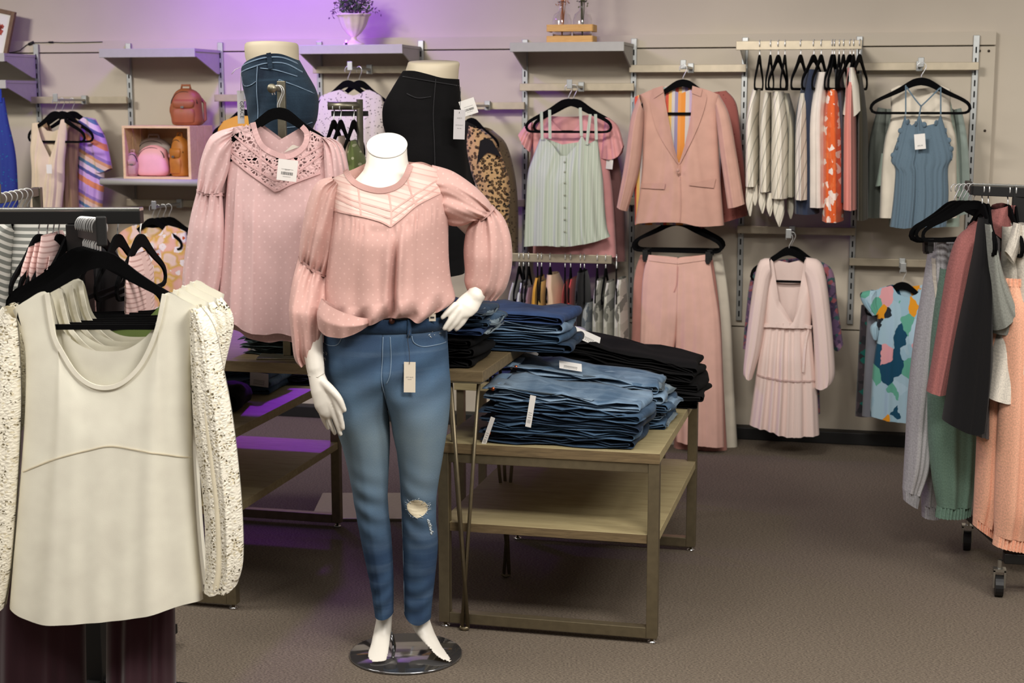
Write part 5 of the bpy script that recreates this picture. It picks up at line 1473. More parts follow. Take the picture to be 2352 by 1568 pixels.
sidehung('pastel colour-block tee with white sleeve on the upper rail', YS - .04, 1936, 1970, 1956, 156, 478, MTD, G1, 10, None, 1949, rail=R_UP, hyaw=76,
         sleeve=([(1952, 156), (1944, 210), (1936, 262)], [(1962, 156), (1974, 200), (1980, 250)], [(1960, 268)], P_('white_teal_cuff', (226, 218, 202), 'hstripe', sc=1, cols=[(0, (226, 218, 202)), (.99, (120, 190, 190))])))
sidehung('dark olive long top, last on the upper rail', YS + .02, 1966, 1994, 1972, 170, 500, P_('dark_olive', (56, 52, 38)), G1, 11, None, 1971, rail=R_UP, hyaw=78, w=.19)
for x, _w in ((1913, 'above the orange leaf top'), (1934, 'above the charcoal top'), (1957, 'above the pastel tee')): hanger((onY(x, 232, YS)[0], YS, R_UP[0] + .004), math.radians(84), 'spare black velvet hanger crowded ' + _w, 'crowded hangers on the upper rail', .8)

YL = R_LO[1]; G2 = 'tops on the low side-hang rail'
MMB = P_('marbled_white', (196, 194, 180), 'patch', sc=60, r=.4, cols=[(0, (206, 204, 192)), (.45, (188, 186, 172)), (.75, (120, 120, 110))])
for i, (lab, x0, x1, xt, yt, yb, mt, hk) in enumerate((
        ('white lace top, leftmost visible on the low rail', 1172, 1196, 1188, 645, 830, P_('white_lace2', (206, 206, 200), 'speck', (180, 184, 180), 80, r=.3), 1193),
        ('white and black print top on the low rail', 1192, 1216, 1206, 645, 830, P_('white_black_print', (196, 200, 204), 'patch', sc=50, r=.6, cols=[(0, (206, 208, 212)), (.6, (40, 40, 46)), (.8, (140, 130, 160))]), 1203),
        ('lilac knit top on the low rail', 1214, 1232, 1222, 656, 830, P_('lilac_knit', (170, 140, 164)), 1215),
        ('mustard gold top on the low rail', 1228, 1250, 1240, 634, 815, P_('mustard', (214, 160, 64)), 1236),
        ('yellow top with black trim on the low rail', 1245, 1260, 1252, 642, 815, P_('yellow_black', (224, 190, 110), 'vstripe', sc=22, cols=[(0, (226, 192, 110)), (.7, (34, 30, 24))]), 1245),
        ('beige cable-knit top with open sleeve on the low rail', 1258, 1298, 1270, 627, 810, P_('beige_knit', (220, 190, 158)), 1265),
        ('coral red top, left of the pair on the low rail', 1298, 1312, 1306, 642, 800, P_('coral_red', (196, 72, 70)), 1300),
        ('coral red top, right of the pair on the low rail', 1312, 1326, 1319, 637, 800, P_('coral_red', (196, 72, 70)), 1313),
        ('black long top on the low rail', 1324, 1354, 1338, 622, 810, P_('black_viscose', (22, 21, 24)), 1336),
        ('grey acid-wash denim top on the low rail', 1340, 1368, 1356, 690, 806, P_('acid_grey', (122, 130, 134), 'patch', sc=60, r=.4, cols=[(0, (104, 114, 122)), (.5, (136, 142, 144)), (.8, (164, 168, 168))]), 1345),
        ('marbled white dress, third from the right on the low rail', 1366, 1391, 1380, 640, 808, MMB, 1375), ('marbled white dress, second from the right on the low rail', 1391, 1414, 1402, 645, 813, MMB, 1395),
        ('marbled white dress, rightmost on the low rail', 1414, 1443, 1428, 638, 824, MMB, 1420))):
    sidehung(lab, YL, x0, x1, xt, yt, yb, mt, G2, 40 + i, None, hk, rail=R_LO, hyaw=93 + (i * 7) % 11, w=.15, k=.72)

# ================================================================== LEFT RACK (foreground) WITH WHITE BLOUSES
def wpt(px_, py_, D):
    f = Fc(D, px_); q = f.at(px_, py_, 0); return f.world(q[0], 0, q[2])


def beam(a, b, w, h, up=(0, 0, 1)):
    """rectangular bar from a to b, w wide (sideways), h tall"""
    a, b = np.array(a, float), np.array(b, float); d = (b - a) / np.linalg.norm(b - a)
    s = np.cross(d, up); s /= np.linalg.norm(s); u = np.cross(s, d)
    V = [p + s * i * w / 2 + u * j * h / 2 for p in (a, b) for i, j in ((-1, -1), (1, -1), (1, 1), (-1, 1))]
    return V, [(0, 1, 2, 3), (7, 6, 5, 4), (0, 4, 5, 1), (1, 5, 6, 2), (2, 6, 7, 3), (3, 7, 4, 0)]


b0, b1 = wpt(-260, 500, 4.05), wpt(326, 498, 3.98)
pc = wpt(180, 505, 4.0)
rk = thing('clothing_rack', 'black steel rack with chrome-capped bar at left, holding the white blouses', 'rack', (pc[0], pc[1], 0))
loc_ = lambda p: np.array(p) - np.array([pc[0], pc[1], 0])
M_CHROMESOFT = solid('satin_chrome', (190, 190, 184), .25, .95)
obj('cross_bar', beam(loc_(b0), loc_(b1), .03, .034), M_BLACK, rk, smooth=False, bevel=.002)
obj('chrome_cap', beam(loc_(b0) + [0, 0, .0205], loc_(b1) + [0, 0, .0205], .031, .009), M_CHROMESOFT, rk, smooth=False, bevel=.002)
obj('post', boxp((-.025, -.025, 0), (.025, .025, pc[2] - .01)), M_BLACK, rk, smooth=False, bevel=.003)
ae = wpt(233, 531, 3.46); as_ = pc + np.array([0, 0, -.02])
obj('faceout_arm', beam(loc_(as_), loc_(ae), .014, .05), M_BLACK, rk, smooth=False, bevel=.002)
obj('arm_end_plate', beam(loc_(ae), loc_(ae) + (loc_(ae) - loc_(as_)) * .012, .024, .068), M_BLACK, rk, smooth=False, bevel=.006)
for s in ((-.5, 0), (.5, 0), (0, -.45), (0, .45)):
    obj('base_leg', beam((0, 0, .05), (s[0], s[1], .05), .04, .03), M_BLACK, rk, smooth=False, bevel=.003)
lowarm = wpt(233, 531, 3.5)
obj('lower_arm', beam(loc_((as_[0], as_[1], .76)), loc_((as_[0] + .12, as_[1] - .34, .75)), .014, .04), M_BLACK, rk, smooth=False, bevel=.002)

IVORY = (246, 240, 222)
M_IV = fab('ivory_crepe', IVORY, weave=700, wv=.12, rough=.75)
M_IVB = fab('ivory_binding', (244, 238, 220))
M_IVL = fab('ivory_crochet_lace', (246, 240, 222), 'speck', (228, 218, 190), 90, r=.42, alpha=150.0, wv=.8, weave=160)
M_IVU = fab('ivory_lining', (240, 230, 202))
labs = ['ivory blouse with lace sleeves, frontmost on the left rack', 'ivory blouse directly behind the frontmost one', 'ivory blouse third in the row on the left rack', 'ivory blouse fourth in the row, mostly hidden']
for k_ in range(4):
    D = 3.5 + .055 * k_
    WF = Fc(3.5, 245)
    g = Gar('ivory_blouse', labs[k_], 'blouse', WF, 1415, 'ivory blouses on the left rack', .055 * k_)
    dx = [0, 14, 22, 30][k_]; dy = [0, -3, -6, -9][k_]
    o_ = lambda P: [(x + dx * (1 if y < 900 else -.6), y + dy * (1 if y < 900 else .5)) for x, y in P]
    nk = [(111, 671), (127, 762), (152, 815), (185, 862), (228, 886), (278, 880), (326, 836), (362, 760), (380, 674)]
    if k_: nk = [(111, 671), (127, 745), (152, 785), (185, 815), (228, 832), (278, 826), (326, 795), (362, 740), (380, 674)]
    g.cloth('body', M_IV, o_([(30, 712), (50, 770), (59, 830), (56, 970), (42, 1155), (30, 1290), (22, 1392)]), o_([(455, 705), (444, 770), (438, 850), (441, 1000), (446, 1155), (456, 1290), (467, 1375)]),
            T=o_([(60, 690)] + nk + [(420, 688)]), Tb=o_([(60, 690), (111, 670), (138, 752), (190, 798), (245, 808), (300, 798), (352, 752), (380, 674), (420, 688)]), B=o_([(60, 1410), (117, 1420), (230, 1414), (336, 1402), (426, 1380)]),
            depth=.05, back=.03 if k_ == 0 else .02, nf=2.5, amp=.006, seed=70 + k_, ns=90 if k_ == 0 else 48, nt=80 if k_ == 0 else 40, dt=((0, .2), (.25, .55), (1, 1)), prof=3, smT=True)
    g.band('neck_binding', M_IVB, o_(nk), .010, .002, n=60, th=.004)
    if k_ == 0:
        g.band('bust_seam', fab('ivory_seam', (226, 214, 186)), [(55, 1080), (140, 1045), (215, 1026), (262, 1018), (330, 1028), (440, 1048)], .0025, .0012, n=40, th=.001)
    if k_ == 0:
        for L, R, T, B in (([(438, 708), (438, 790), (441, 860), (447, 980), (468, 1150), (473, 1280), (470, 1352)], [(462, 706), (493, 754), (513, 847), (532, 946), (547, 1063), (557, 1186), (558, 1290), (545, 1340)], [(452, 703)], [(490, 1356), (512, 1350), (530, 1350)]),
                           ([(8, 705), (-30, 760), (-50, 900), (-60, 1100), (-50, 1300), (-30, 1392)], [(38, 730), (44, 800), (48, 900), (46, 1000), (38, 1150), (26, 1300), (8, 1396)], [(24, 700)], [(-10, 1400)])):
            g.tubec('lace_sleeve', M_IVL, L, R, T, B, depth=.055, nf=3, amp=.008, ns=40, nt=60)
            sh_ = lambda P, a: [(x + a, y) for x, y in P]
            g.tubec('sleeve_lining', M_IVU, sh_(L, 3), sh_(R, -3), [(p[0], p[1] + 12) for p in T], [(p[0], p[1] - 12) for p in B], depth=.051, nf=2, amp=.004, ns=20, nt=30)
    else:
        g.tubec('lace_sleeve', M_IVL, o_([(430, 716), (440, 860), (450, 1000)]), o_([(448, 712), (478, 770), (500, 900), (505, 1010)]), (), (), depth=.02, ns=16, nt=20)
        g.tubec('lace_sleeve', M_IVL, o_([(8, 705), (-20, 800), (-20, 1000)]), o_([(38, 715), (46, 800), (44, 1000)]), (), (), depth=.02, ns=16, nt=20)
# green top behind the white ones
g = Gar('green_top', 'olive green top glimpsed through the ivory necklines', 'top', Fc(3.79, 240), 1200)
g.cloth('body', fab('olive_gauze', (128, 148, 84)), [(70, 690), (70, 900), (70, 1200)], [(420, 690), (430, 900), (430, 1200)], T=[(120, 700), (170, 752), (240, 762), (320, 752), (370, 700)], depth=.03, seed=80)
# row of black hangers along the arm
n_h = 9
for i in range(n_h):
    f_ = i / (n_h - 1)
    Dh = 3.5 + .055 * i if i < 4 else 3.7 + .05 * (i - 4)
    p = ae + (as_ - ae) * ((Dh - 3.46) / .54)
    p[2] += .029
    hanger(p, YAW + math.radians(0 if i < 4 else -3 + 10 * f_ + (i % 3) * 2), ['frontmost black velvet hanger, inside the front ivory blouse', 'second black velvet hanger from the front on the left rack arm', 'third black velvet hanger from the front on the left rack arm', 'fourth black velvet hanger from the front on the left rack arm', 'fifth black velvet hanger from the front on the left rack arm', 'sixth black velvet hanger from the front on the left rack arm', 'seventh black velvet hanger from the front on the left rack arm', 'eighth black velvet hanger from the front on the left rack arm', 'rearmost black velvet hanger on the left rack arm'][i], 'hangers along the left rack arm', .92, kz=1.15)
# burgundy trousers below
M_BURG = fab('burgundy_velvet', (52, 10, 26), rough=.7, sheen=.6)
for lab, L0, R0, D in (('burgundy velvet trousers below the ivory blouse, left pair', -60, 198, 3.62), ('burgundy velvet trousers below the ivory blouse, right pair', 246, 404, 3.6)):
    g = Gar('burgundy_trousers', lab, 'trousers', Fc(D, (L0 + R0) / 2), 1860, 'burgundy trousers on the left rack')
    g.cloth('leg', M_BURG, [(L0, 1290), (L0 - 2, 1500), (L0 - 4, 1860)], [(R0 - 4, 1290), (R0, 1500), (R0 + 4, 1860)], depth=.06, back=.05, nf=3, amp=.012, seed=83, ft=(.5, 1))
# side-hung pink knits on the cross bar
M_KNIT = fab('pale_pink_knit', (222, 188, 182), 'hstripe', sc=90, cols=[(0, (226, 194, 188)), (.7, (190, 150, 144))], rot=.5)
kn_ = [(76, 104, 92, 560), (94, 124, 106, 552), (112, 138, 120, 535), (132, 152, 138, 580), (308, 334, 318, 582), (172, 204, 190, 660)]
for i, (x0, x1, xt, yt) in enumerate(kn_):
    D = 4.0; fr = Fc(D, (x0 + x1) / 2)
    g = Gar('pink_knit_top', 'pale pink knit top on the left rack bar, %s from the left' % ['first', 'second', 'third', 'fourth', 'rightmost', 'fifth'][i], 'top', fr, 900, 'pink knits on the left rack bar')
    g.cloth('body', M_KNIT, [(xt - 5, yt), (x0, yt + 60), (x0 - 2, 740), (x0 - 2, 900)], [(xt + 5, yt), (x1, yt + 60), (x1 + 2, 740), (x1 + 2, 900)], depth=.15, back=.15, nf=1.5, amp=.006, seed=90 + i, ns=20, nt=24, dt=((0, .6), (.15, 1), (1, 1)), edge=1)
    hx = [86, 106, 120, 132, 320, 158][i]
    q = wpt(hx, 482, 4.02); hanger((q[0], q[1], q[2] + .002), YAW + math.radians(84), 'black velvet hanger seen edge-on, of the %s pink knit top' % ['first', 'second', 'third', 'fourth', 'rightmost', 'fifth'][i], None, .9)
for i, x in enumerate((228, 268)):
    q = wpt(x, 482, 4.01); hanger((q[0], q[1], q[2] + .002), YAW + math.radians(86), ['empty edge-on black hanger left of the end of the left rack bar', 'empty edge-on black hanger nearest the rightmost pink knit'][i], None, .9)
# second rack behind with striped shirt
S2 = Fc(5.4, 100)
r2 = thing('clothing_rack', 'grey rack arm at far left above the striped shirt', 'rack', (*S2.world(S2.uv((75, 430))[0], .05, 0)[:2], 0), YAW)
z2 = S2.uv((75, 432))[1]
obj('post', boxp((-.015, -.015, 0), (.015, .015, z2)), M_BRUSH, r2, smooth=False, bevel=.002)
obj('faceout_arm', boxp((-.012, -.42, z2 - .03), (.012, .0, z2)), M_BRUSH, r2, smooth=False, bevel=.002)
obj('arm_end_plate', boxp((-.012, -.428, z2 - .03), (.012, -.418, z2 + .035)), M_BRUSH, r2, smooth=False, bevel=.003)
obj('base_plate', boxp((-.14, -.14, 0), (.14, .14, .012)), M_BRUSH, r2, smooth=False, bevel=.002)
for i in range(6):
    p = S2.world(S2.uv((75, 430))[0], -.34 + .055 * i, z2 + .003)
    hanger(p, YAW + math.radians(-6 + 5 * i), ['front', 'second', 'third', 'fourth', 'fifth', 'rear'][i] + ' black velvet hanger above the striped shirt at far left', 'hangers above the striped shirt', 1.0)
g = Gar('striped_shirt', 'grey and white striped long-sleeve shirt behind the left rack', 'shirt', Fc(5.06, 100), 770)
MSH = fab('grey_white_stripe', (150, 150, 142), 'hstripe', sc=46, cols=[(0, (206, 204, 196)), (.45, (122, 124, 118))])
MSH2 = fab('grey_white_stripe_slant', (150, 150, 142), 'hstripe', sc=42, cols=[(0, (206, 204, 196)), (.45, (122, 124, 118))], rot=.5)
g.cloth('body', MSH, [(30, 500), (26, 600), (24, 770)], [(200, 500), (215, 600), (216, 770)], T=[(60, 490), (100, 505), (150, 490)], depth=.06, seed=86, nf=3)
g.tubec('sleeve', MSH2, [(32, 500), (-30, 530), (-50, 640), (-50, 760)], [(36, 530), (28, 620), (20, 700), (14, 760)], (), (), depth=.05)
g.tubec('sleeve', MSH2, [(198, 510), (206, 600), (210, 700)], [(200, 500), (224, 560), (232, 640), (232, 700)], (), (), depth=.05)
g = Gar('black_camisole', 'black garment hanging under the left rack bar by the post', 'top', Fc(4.2, 240), 760)
g.cloth('body', P_('black_viscose', (22, 21, 24)), [(218, 560), (206, 640), (204, 760)], [(262, 560), (280, 640), (282, 760)], depth=.12, back=.1, seed=88, nf=2, amp=.02)

# ================================================================== RIGHT RACK
RB = wpt(2236, 437, 5.05); RE = wpt(2480, 447, 4.92)
c1, c2 = onZ(2220, 1262, 0), onZ(2293, 1368, 0)
rk = thing('clothing_rack', 'black rolling rack at the right edge with sweatshirts and joggers', 'rack', (c1[0], c1[1], 0))
L_ = lambda p: np.array(p) - np.array([c1[0], c1[1], 0])
obj('cross_bar', beam(L_(RB), L_(RE), .03, .032), M_BLACK, rk, smooth=False, bevel=.002)
obj('chrome_cap', beam(L_(RB) + [0, 0, .0195], L_(RE) + [0, 0, .0195], .031, .009), M_CHROMESOFT, rk, smooth=False, bevel=.002)
pp = wpt(2341, 440, 5.0)
obj('post', boxp(L_((pp[0] - .02, pp[1] - .02, .16)), L_((pp[0] + .02, pp[1] + .02, pp[2] + .02))), M_BLACK, rk, smooth=False, bevel=.002)
side = RB + np.array([.0, .35, 0])
obj('depth_arm', beam(L_(RB), L_(side), .02, .03), M_BLACK, rk, smooth=False, bevel=.002)
for c, end in ((c1, np.array([pp[0], pp[1], .16])), (c2, np.array([c2[0] + .6, c2[1] + .05, .13]))):
    a = np.array([c[0] + .01, c[1], .135])
    obj('base_bar', beam(L_(a), L_(end), .045, .035), M_BLACK, rk, smooth=False, bevel=.003)
    w_ = obj('caster', tube([L_((c[0] - .013, c[1], .036)), L_((c[0] + .013, c[1], .036))], .036, 20), solid('caster_rubber', (20, 20, 21), .5), rk, smooth=False)
    obj('caster_fork', join(boxp(L_((c[0] - .02, c[1] - .012, .03)), L_((c[0] - .014, c[1] + .02, .09))), boxp(L_((c[0] + .014, c[1] - .012, .03)), L_((c[0] + .02, c[1] + .02, .09))), boxp(L_((c[0] - .02, c[1] - .012, .085)), L_((c[0] + .02, c[1] + .02, .095))), tube([L_((c[0], c[1], .09)), L_((c[0], c[1], .125))], .008, 10)), M_CHROMESOFT, w_, smooth=False)

HG = lambda n, c: fab(n, c, 'heather', rough=.95, sheen=.08)
M_GJ = HG('grey_heather', (188, 186, 188)); M_SAGEJ = HG('sage_fleece', (112, 140, 124)); M_RED = HG('red_heather', (166, 106, 102)); M_BLK = HG('black_fleece', (20, 19, 20))
M_GZ = HG('grey_green_heather', (140, 142, 134)); M_WHT = HG('white_fleece', (222, 214, 200)); M_PEACH = HG('peach_fleece', (240, 180, 150)); M_GD = HG('dark_grey_heather', (104, 100, 100))


def jogger(lab, D, cx, mat, L, R, cuffy, zpx, seed, top=True, cuffB=None, grp='joggers on the right rack'):
    g = Gar('joggers', lab, 'joggers', Fc(D, cx), zpx, grp)
    g.cloth('leg', mat, L, R, depth=.09, back=.08, nf=2.2, amp=.010, seed=seed, ns=30, nt=50, dt=((0, .5), (.1, .9), (.5, 1), (.9, .9), (1, .6)), ft=(.3, 1))
    a, b = L[-1], R[-1]
    ext = lambda S, T, G: .005 * np.sin(70 * S)
    g.cloth('cuff', mat, [a, cuffy[0]], [b, cuffy[1]], depth=.06, back=.05, nf=3, amp=.002, seed=seed, ns=60, nt=8, dt=((0, .9), (1, .9)), ext=ext)
    if top:
        p, q = L[0], R[0]
        g.cloth('waistband', mat, [(p[0], p[1] - 4), (p[0] - 2, p[1] + 14)], [(q[0], q[1] - 4), (q[0] + 1, q[1] + 14)], depth=.055, back=.05, nf=3, amp=.002, seed=seed, ns=40, nt=6, ext=ext, dt=((0, 1), (1, 1)))
    return g


g = jogger('light grey heather joggers hanging at the left end of the right rack', 5.32, 2130, M_GJ, [(2136, 552), (2126, 630), (2104, 760), (2088, 900), (2080, 1040), (2074, 1122)], [(2170, 552), (2176, 640), (2166, 800), (2146, 950), (2132, 1070), (2112, 1134)], ((2076, 1148), (2105, 1164)), 1164, 1)
g.band('drawstring', fab('cream_cord', (214, 206, 190)), [(2136, 590), (2134, 630), (2135, 676)], .007, .006, th=.004)
jogger('grey heather joggers behind, second leg beside the sage ones', 5.4, 2140, M_GD if False else M_GJ, [(2140, 560), (2128, 760), (2120, 900), (2118, 1040), (2117, 1156)], [(2200, 560), (2190, 800), (2180, 950), (2170, 1070), (2165, 1160)], ((2118, 1186), (2160, 1184)), 1186, 5)
jogger('sage green joggers hanging on the right rack', 5.22, 2190, M_SAGEJ, [(2160, 620), (2140, 760), (2131, 900), (2132, 1000), (2140, 1090), (2152, 1160)], [(2240, 620), (2250, 800), (2250, 950), (2243, 1060), (2230, 1158)], ((2148, 1186), (2228, 1182)), 1186, 2)
g = Gar('hoodie', 'dusty red heather hoodie on the right rack', 'hoodie', Fc(5.1, 2240), 940)
g.cloth('body', M_RED, [(2222, 520), (2205, 600), (2198, 760), (2170, 935)], [(2330, 505), (2330, 640), (2325, 800), (2310, 930)], T=[(2250, 500), (2290, 520)], depth=.08, seed=3, nf=3, amp=.01)
g.tubec('sleeve', M_RED, [(2226, 512), (2190, 540), (2170, 600), (2156, 680), (2138, 790), (2120, 892)], [(2240, 560), (2216, 640), (2196, 740), (2180, 820), (2164, 896)], (), [(2140, 896)], depth=.06, off=-.05, nf=2, amp=.008)
g.tubec('hood', M_RED, [(2240, 506), (2256, 488), (2264, 478)], [(2330, 540), (2336, 510), (2326, 474)], [(2285, 545)], [(2300, 466)], depth=.07, off=-.05, nf=3, amp=.012)
g = Gar('sweatshirt', 'black sweatshirt hanging side-on on the right rack', 'sweatshirt', Fc(4.98, 2230), 975, 'sweatshirts on the right rack')
g.cloth('body', M_BLK, [(2250, 500), (2238, 580), (2214, 690), (2192, 800), (2178, 900), (2168, 966)], [(2264, 500), (2266, 600), (2272, 700), (2273, 820), (2266, 900), (2258, 962)], B=[(2200, 978), (2222, 980)], depth=.13, back=.1, nf=2, amp=.012, seed=4, edge=1)
g = Gar('sweatshirt', 'dark grey sweatshirt whose hem shows under the black one', 'sweatshirt', Fc(5.05, 2250), 1002, 'sweatshirts on the right rack')
g.cloth('body', M_GD, [(2262, 520), (2240, 700), (2210, 985)], [(2300, 520), (2285, 700), (2276, 1000)], depth=.1, seed=6)
g = Gar('sweatshirt', 'grey half-zip sweatshirt with its cuffed sleeve sticking out right', 'sweatshirt', Fc(4.93, 2300), 860, 'sweatshirts on the right rack')
g.cloth('body', M_GZ, [(2263, 514), (2262, 600), (2268, 700), (2276, 757)], [(2272, 514), (2296, 620), (2330, 680), (2350, 700)], B=[(2300, 735), (2330, 712)], depth=.1, back=.06, nf=2, amp=.008, seed=7)
g.cloth('cuff', M_GZ, [(2274, 752), (2280, 764)], [(2350, 690), (2362, 712)], B=[(2310, 762), (2340, 745)], depth=.08, back=.05, seed=8, nf=2, amp=.004, ns=24, nt=8, dt=((0, 1), (1, 1)))
g = Gar('hoodie', 'white hoodie hanging side-on with long sleeve, right rack', 'hoodie', Fc(4.96, 2310), 905)
g.cloth('body', M_WHT, [(2304, 520), (2302, 620), (2290, 740), (2252, 904)], [(2328, 512), (2340, 600), (2342, 740), (2320, 900)], B=[(2290, 912)], depth=.12, back=.1, nf=2, amp=.01, seed=9)
g.tubec('sleeve', M_WHT, [(2312, 514), (2316, 620), (2312, 760), (2300, 900), (2292, 1000)], [(2330, 506), (2342, 620), (2344, 760), (2334, 900), (2324, 1006)], (), [(2308, 1006)], depth=.05, off=-.09)
g.tubec('collar', M_WHT, [(2286, 570), (2300, 530), (2306, 505)], [(2306, 600), (2316, 560), (2322, 510)], (), (), depth=.03, off=-.1)
jogger('peach joggers, left pair on the right rack', 5.02, 2265, M_PEACH, [(2262, 640), (2252, 900), (2245, 1050), (2240, 1140), (2236, 1186)], [(2310, 640), (2300, 900), (2296, 1050), (2294, 1140), (2286, 1220)], ((2235, 1205), (2284, 1238)), 1238, 10)
jogger('peach joggers, right pair at the right edge', 4.9, 2325, M_PEACH, [(2300, 640), (2302, 800), (2292, 1000), (2286, 1140), (2284, 1226)], [(2375, 640), (2385, 900), (2385, 1100), (2370, 1236)], ((2280, 1250), (2364, 1264)), 1264, 11)
jogger('peach joggers, rear pair cut by the right edge', 5.1, 2360, M_PEACH, [(2345, 640), (2350, 900), (2352, 1226)], [(2440, 640), (2450, 900), (2440, 1226)], ((2350, 1240), (2440, 1245)), 1245, 12)
# hangers: a face-on bunch reaching left, and edge-on ones along the bar
for i in range(5):
    p = RB + np.array([.0, .06 * i + .02, .022])
    hanger(p + np.array([-.012 * i, 0, -.004 * i]), math.radians(-12 + 10 * i), ['front', 'second', 'third', 'fourth', 'rear'][i] + ' black velvet hanger of the bunch at the left end of the right rack', 'hanger bunch on the right rack', .80, clips=i in (1, 3), tilt=-.06 + .03 * (i % 3), kz=.86)
for i, (x, lab) in enumerate(((2258, 'edge-on black hanger of the black sweatshirt'), (2272, 'edge-on black hanger of the grey half-zip sweatshirt'), (2318, 'edge-on black hanger of the white hoodie'), (2334, 'edge-on black hanger beside the right rack post'))):
    f_ = (x - 2236) / (2480 - 2236); p = RB + (RE - RB) * f_
    hanger(p + np.array([0, 0, .024]), YAW + math.radians(88 - 8 * (i % 2)), lab, None, .9)

# ================================================================== SMALL THINGS ON THE SHELVES
zC, yC = S_C
# urn planter
u0 = onY(815, 232, yC + .11)
M_URN = solid('urn_plaster', (224, 206, 198), .8, 0, .04, 40)
ur = thing('urn_planter', 'white fluted footed urn planter with green plant on the shelf', 'planter', (u0[0], yC + .11, zC))
sc_ = 7.2 / 3500
flute = lambda t, z: .035 * math.sin(12 * t) if z > .045 else 0
obj('bowl', lathe([(.012, .040), (.018, .045), (.035, .060), (.055, .085), (.066, .110), (.074, .135), (.078, .142), (.084, .145), (.084, .150), (.076, .151), (.07, .14), (.01, .135)], 48, (0, 0), flute), M_URN, ur)
obj('foot', lathe([(.052, 0), (.052, .008), (.045, .012), (.028, .020), (.014, .030), (.012, .045)], 32), M_URN, ur)
rg = random.Random(7)
M_LEAF = solid('dark_leaf', (64, 84, 52), .6, 0, .3, 40); M_LEAF2 = solid('purple_leaf', (92, 62, 92), .6, 0, .3, 40)
for mat_, nme, nn in ((M_LEAF, 'green_foliage', 330), (M_LEAF2, 'dark_sprigs', 150)):
    V, Fs = [], []
    for i in range(nn):
        a = rg.random() * 6.28; el_ = rg.uniform(-.25, 1.3) if mat_ is M_LEAF2 else rg.uniform(.0, 1.5); r = rg.uniform(.04, .10 if mat_ is M_LEAF else .14)
        c = np.array([r * math.cos(a) * math.cos(el_), r * math.sin(a) * math.cos(el_) * .8, .16 + r * math.sin(el_) * 1.0])
        d1 = np.array([rg.uniform(-1, 1) for _ in range(3)]); d1 /= np.linalg.norm(d1); d2 = np.cross(d1, [rg.random(), rg.random(), rg.random()]); d2 /= np.linalg.norm(d2)
        s = rg.uniform(.007, .012); n0 = len(V)
        V += [c - d1 * s, c + d2 * s * .6 + np.cross(d1, d2) * s * .2, c + d1 * s, c - d2 * s * .6 + np.cross(d1, d2) * s * .2]; Fs.append((n0, n0 + 1, n0 + 2, n0 + 3))
    for i in range(14):
        a = rg.random() * 6.28; t = tube([(0, 0, .13), (.05 * math.cos(a), .04 * math.sin(a), .2), (.1 * math.cos(a), .08 * math.sin(a), .2 + rg.uniform(-.04, .06))], .0015, 4)
        n0 = len(V); V += t[0]; Fs += [tuple(j + n0 for j in f) for f in t[1]]
    obj(nme, (V, Fs), mat_, ur, smooth=False)['kind'] = 'stuff'
# little purple LED on the shelf
q = onY(795, 93, yC + .06)
led = thing('led_bulb', 'tiny glowing purple LED beside the urn foot', 'led light', (q[0], yC + .06, zC))
obj('socket', lathe([(.006, 0), (.006, .012), (.004, .014)], 12), M_BLACK, led)
obj('bulb', lathe([(.004, .013), (.0055, .017), (.005, .022), (.002, .026)], 12), solid('led_purple_glow', (150, 70, 255), .4, emit=12), led)
pl = bpy.data.lights.new('led_glow', 'POINT'); pl.energy, pl.color, pl.shadow_soft_size = .05, (.42, .08, 1), .01
po = bpy.data.objects.new('led_glow', pl); COL.objects.link(po); po.location = (q[0], yC + .05, zC + .035)
